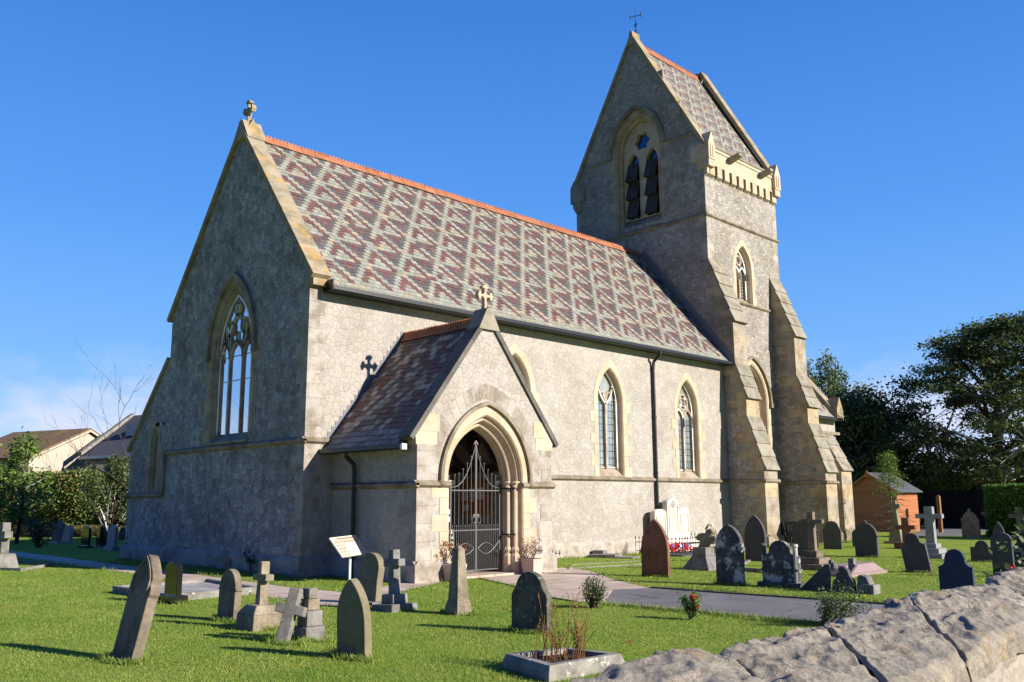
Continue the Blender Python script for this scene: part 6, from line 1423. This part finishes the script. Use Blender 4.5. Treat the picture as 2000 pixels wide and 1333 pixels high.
# big sycamore
D_ = 58; p = at(1932, D_); o = empty('sycamore', p); tag(o, 'large spreading dark leafed tree with layered branches at the right', 'tree', 'trees round the churchyard')
rt = Vector((math.sin(rad(1932)),-math.cos(rad(1932)),0)); fw_ = Vector((math.cos(rad(1932)),math.sin(rad(1932)),0))
m = MB(); m.tube([(0,0,-.2),(.05,0,1.5),tuple(rt*.2+Vector((0,0,4))),tuple(rt*.5+Vector((0,0,7.5))),tuple(rt*1.0+Vector((0,0,11.5)))], .62, 12, .12); C = []; hubs = []
for k in range(16):
    z = 2.6+k*.58; a = k*2.4; rr = 4.2*math.sqrt(max(.1,1-((z-5.0)/9.0)**2)); q = rt*(1.6+rr*math.cos(a))+fw_*(rr*math.sin(a))+Vector((0,0,z+1.2)); limb(m, tuple(rt*(.05*z)+Vector((0,0,z*.8))), q, .2, .06, .08, 7); hubs.append(q)
for k in range(380):
    z = random.uniform(2.4,13.0); R_ = 8.4*math.sqrt(max(.02,1-((z-4.6)/9.0)**2)) if z > 4.6 else 8.4*(.74+.26*(z-2.4)/2.2); a = random.uniform(0,6.283); rr = R_*math.sqrt(random.uniform(.10,1.0))
    q = rt*(2.0+rr*math.cos(a))+fw_*(rr*math.sin(a))+Vector((0,0,z+random.gauss(0,.2)))
    hb_ = min(hubs, key=lambda h: (h-q).length); limb(m, hb_, q, .05, .012, .08, 4)
    s = random.uniform(.6,1.15); C.append(rng.normal(0,1,(200,3))*np.array([s*.62,s*.62,.17])+np.array(q))
m.build('trunk', M['bark'], o); quads('crown', leafquads(np.concatenate(C), .20, .6, .75), M['leaf_syc'], o)
# upright poplar like trees behind the tower
for (px, D2, top, n, lab, sd_) in [(1625,66,682,26,'upright feathery tree rising behind the tower buttress',3),(1690,68,735,20,'shorter upright feathery tree left of the big dark tree',9),(1580,70,690,18,'upright feathery tree just showing beside the tower',15)]:
    random.seed(sd_); p = at(px, D2); H_ = zrow(top, D2); o = empty('poplar', p); tag(o, lab, 'tree', 'trees round the churchyard'); m = MB(); m.tube([(0,0,0),(0,0,H_*.6)], .3, 8, .1); C = []
    for k in range(n):
        a = random.uniform(0,6.283); rr = random.uniform(.2,2.3); hh = H_*(1-.10*rr)*random.uniform(.86,1.0); b0 = Vector((rr*.4*math.cos(a),rr*.4*math.sin(a),H_*.25)); b1 = Vector((rr*math.cos(a),rr*math.sin(a),hh)); limb(m, b0, b1, .07, .012, .02, 6)
        t_ = rng.uniform(.1,1,(330,1)); sp = .40*(1.25-t_)+.05; C.append(np.array(b0)*(1-t_)+np.array(b1)*t_+rng.normal(0,1,(330,3))*sp)
    m.build('trunk', M['bark'], o); quads('crown', leafquads(np.concatenate(C), .21, .2, .6), M['leaf_pop'], o)
# dark evergreens
for (px, D2, top, r, lab, n) in [(1668,60,770,2.6,'dark dense evergreen tree behind the shed',15000),(1735,62,800,2.5,'dark dense evergreen between the shed and the big tree',13000),(1610,63,800,2.2,'dark evergreen just behind the chancel',9000)]:
    p = at(px, D2); H_ = zrow(top, D2); o = empty('evergreen_tree', p); tag(o, lab, 'tree', 'trees round the churchyard'); m = MB(); m.tube([(0,0,0),(0,0,H_*.8)], .3, 8, .08); C = []
    for k in range(60):
        z = random.uniform(.5,H_*.95); rr = r*math.sqrt(max(.03,1-(max(0,z-H_*.45)/(H_*.56))**2))*math.sqrt(random.uniform(.2,1)); a = random.uniform(0,6.283); q = Vector((rr*math.cos(a),rr*math.sin(a),z)); limb(m,(0,0,z*.8),q,.06,.015); C.append(rng.normal(0,1,(n//60,3))*np.array([.6,.6,.5])+np.array(q))
    m.build('trunk', M['bark'], o); quads('crown', leafquads(np.concatenate(C), .24, .3), M['leaf_dark'], o)
# background on the right: dark fence, low building with white fascia, a house roof
M['oldwood'] = mat_dressed('dark_creosoted_boards', [(.012,.011,.011),(.018,.016,.015)], nsc=14)
a, b = at(1790,56), at(2090,50); L = (b-a).length; o = empty('board_fence', a, math.atan2((b-a).y,(b-a).x)); tag(o, 'long dark board fence behind the graves on the right', 'fence')
m = MB(); hF = zrow(962,55)
for i in range(int(L/.16)): m.box(i*.16,i*.16+.155,-.015+random.uniform(-.004,.004),.015,0,hF+random.uniform(-.015,.015))
m.build('boards', M['oldwood'], o); m = MB(); m.box(0,L,.02,.07,.3,.4); m.box(0,L,.02,.07,hF-.4,hF-.3); m.build('rails', M['oldwood'], o)
a, b = at(1780,66), at(1915,62); L = (b-a).length; o = empty('low_building', a, math.atan2((b-a).y,(b-a).x)); tag(o, 'low flat roofed building with a white fascia behind the board fence', 'building')
zt = zrow(938,64); m = MB(); m.box(0,L,0,5,-.1,zt-.35); m.build('wall', M['greyrender'], o); m = MB(); m.box(-.3,L+.3,-.3,5.3,zt-.12,zt+.08); m.build('roof', M['felt'], o); m = MB(); m.box(-.2,L+.2,-.2,5,zt-.36,zt-.121); m.build('fascia', M['white'], o)
m = MB(); m.box(L*.72,L*.95,-.03,-.005,zt-1.3,zt-.45); m.build('window', M['glass_b'], o)
P = at(1815,95); house('cream chimneyed house far off under the big tree', P, RAD(0), 4, 9, zrow(950,95), zrow(928,95), 'render', 'tilebrown', extras=lambda o: (lambda m: (m.box(1.5,2.3,-.4,.4,4.0,zrow(915,95)), m.build('chimney', M['render'], o)))(MB()))
# far belts of trees closing the horizon
def belt(label, pa, pb, Da, Db, h, n, leaf, mat):
    a, b = at(pa,Da), at(pb,Db); u = rng.uniform(0,1,n); z = rng.uniform(0,1,n)**.8*(h*(.7+.2*np.sin(u*23)+.15*np.sin(u*61+1))); C = np.stack([a.x+(b.x-a.x)*u+rng.normal(0,.8,n), a.y+(b.y-a.y)*u+rng.normal(0,.8,n), z],1)
    o = quads('woods', leafquads(C, leaf, .3, .8), M[mat]); tag(o, label, None, None, 'stuff')
belt(None, 1560, 2400, 105, 75, 5.0, 16000, .6, 'leaf_dark'); belt(None, -500, 330, 95, 85, 4.0, 12000, .55, 'leaf_shrub')
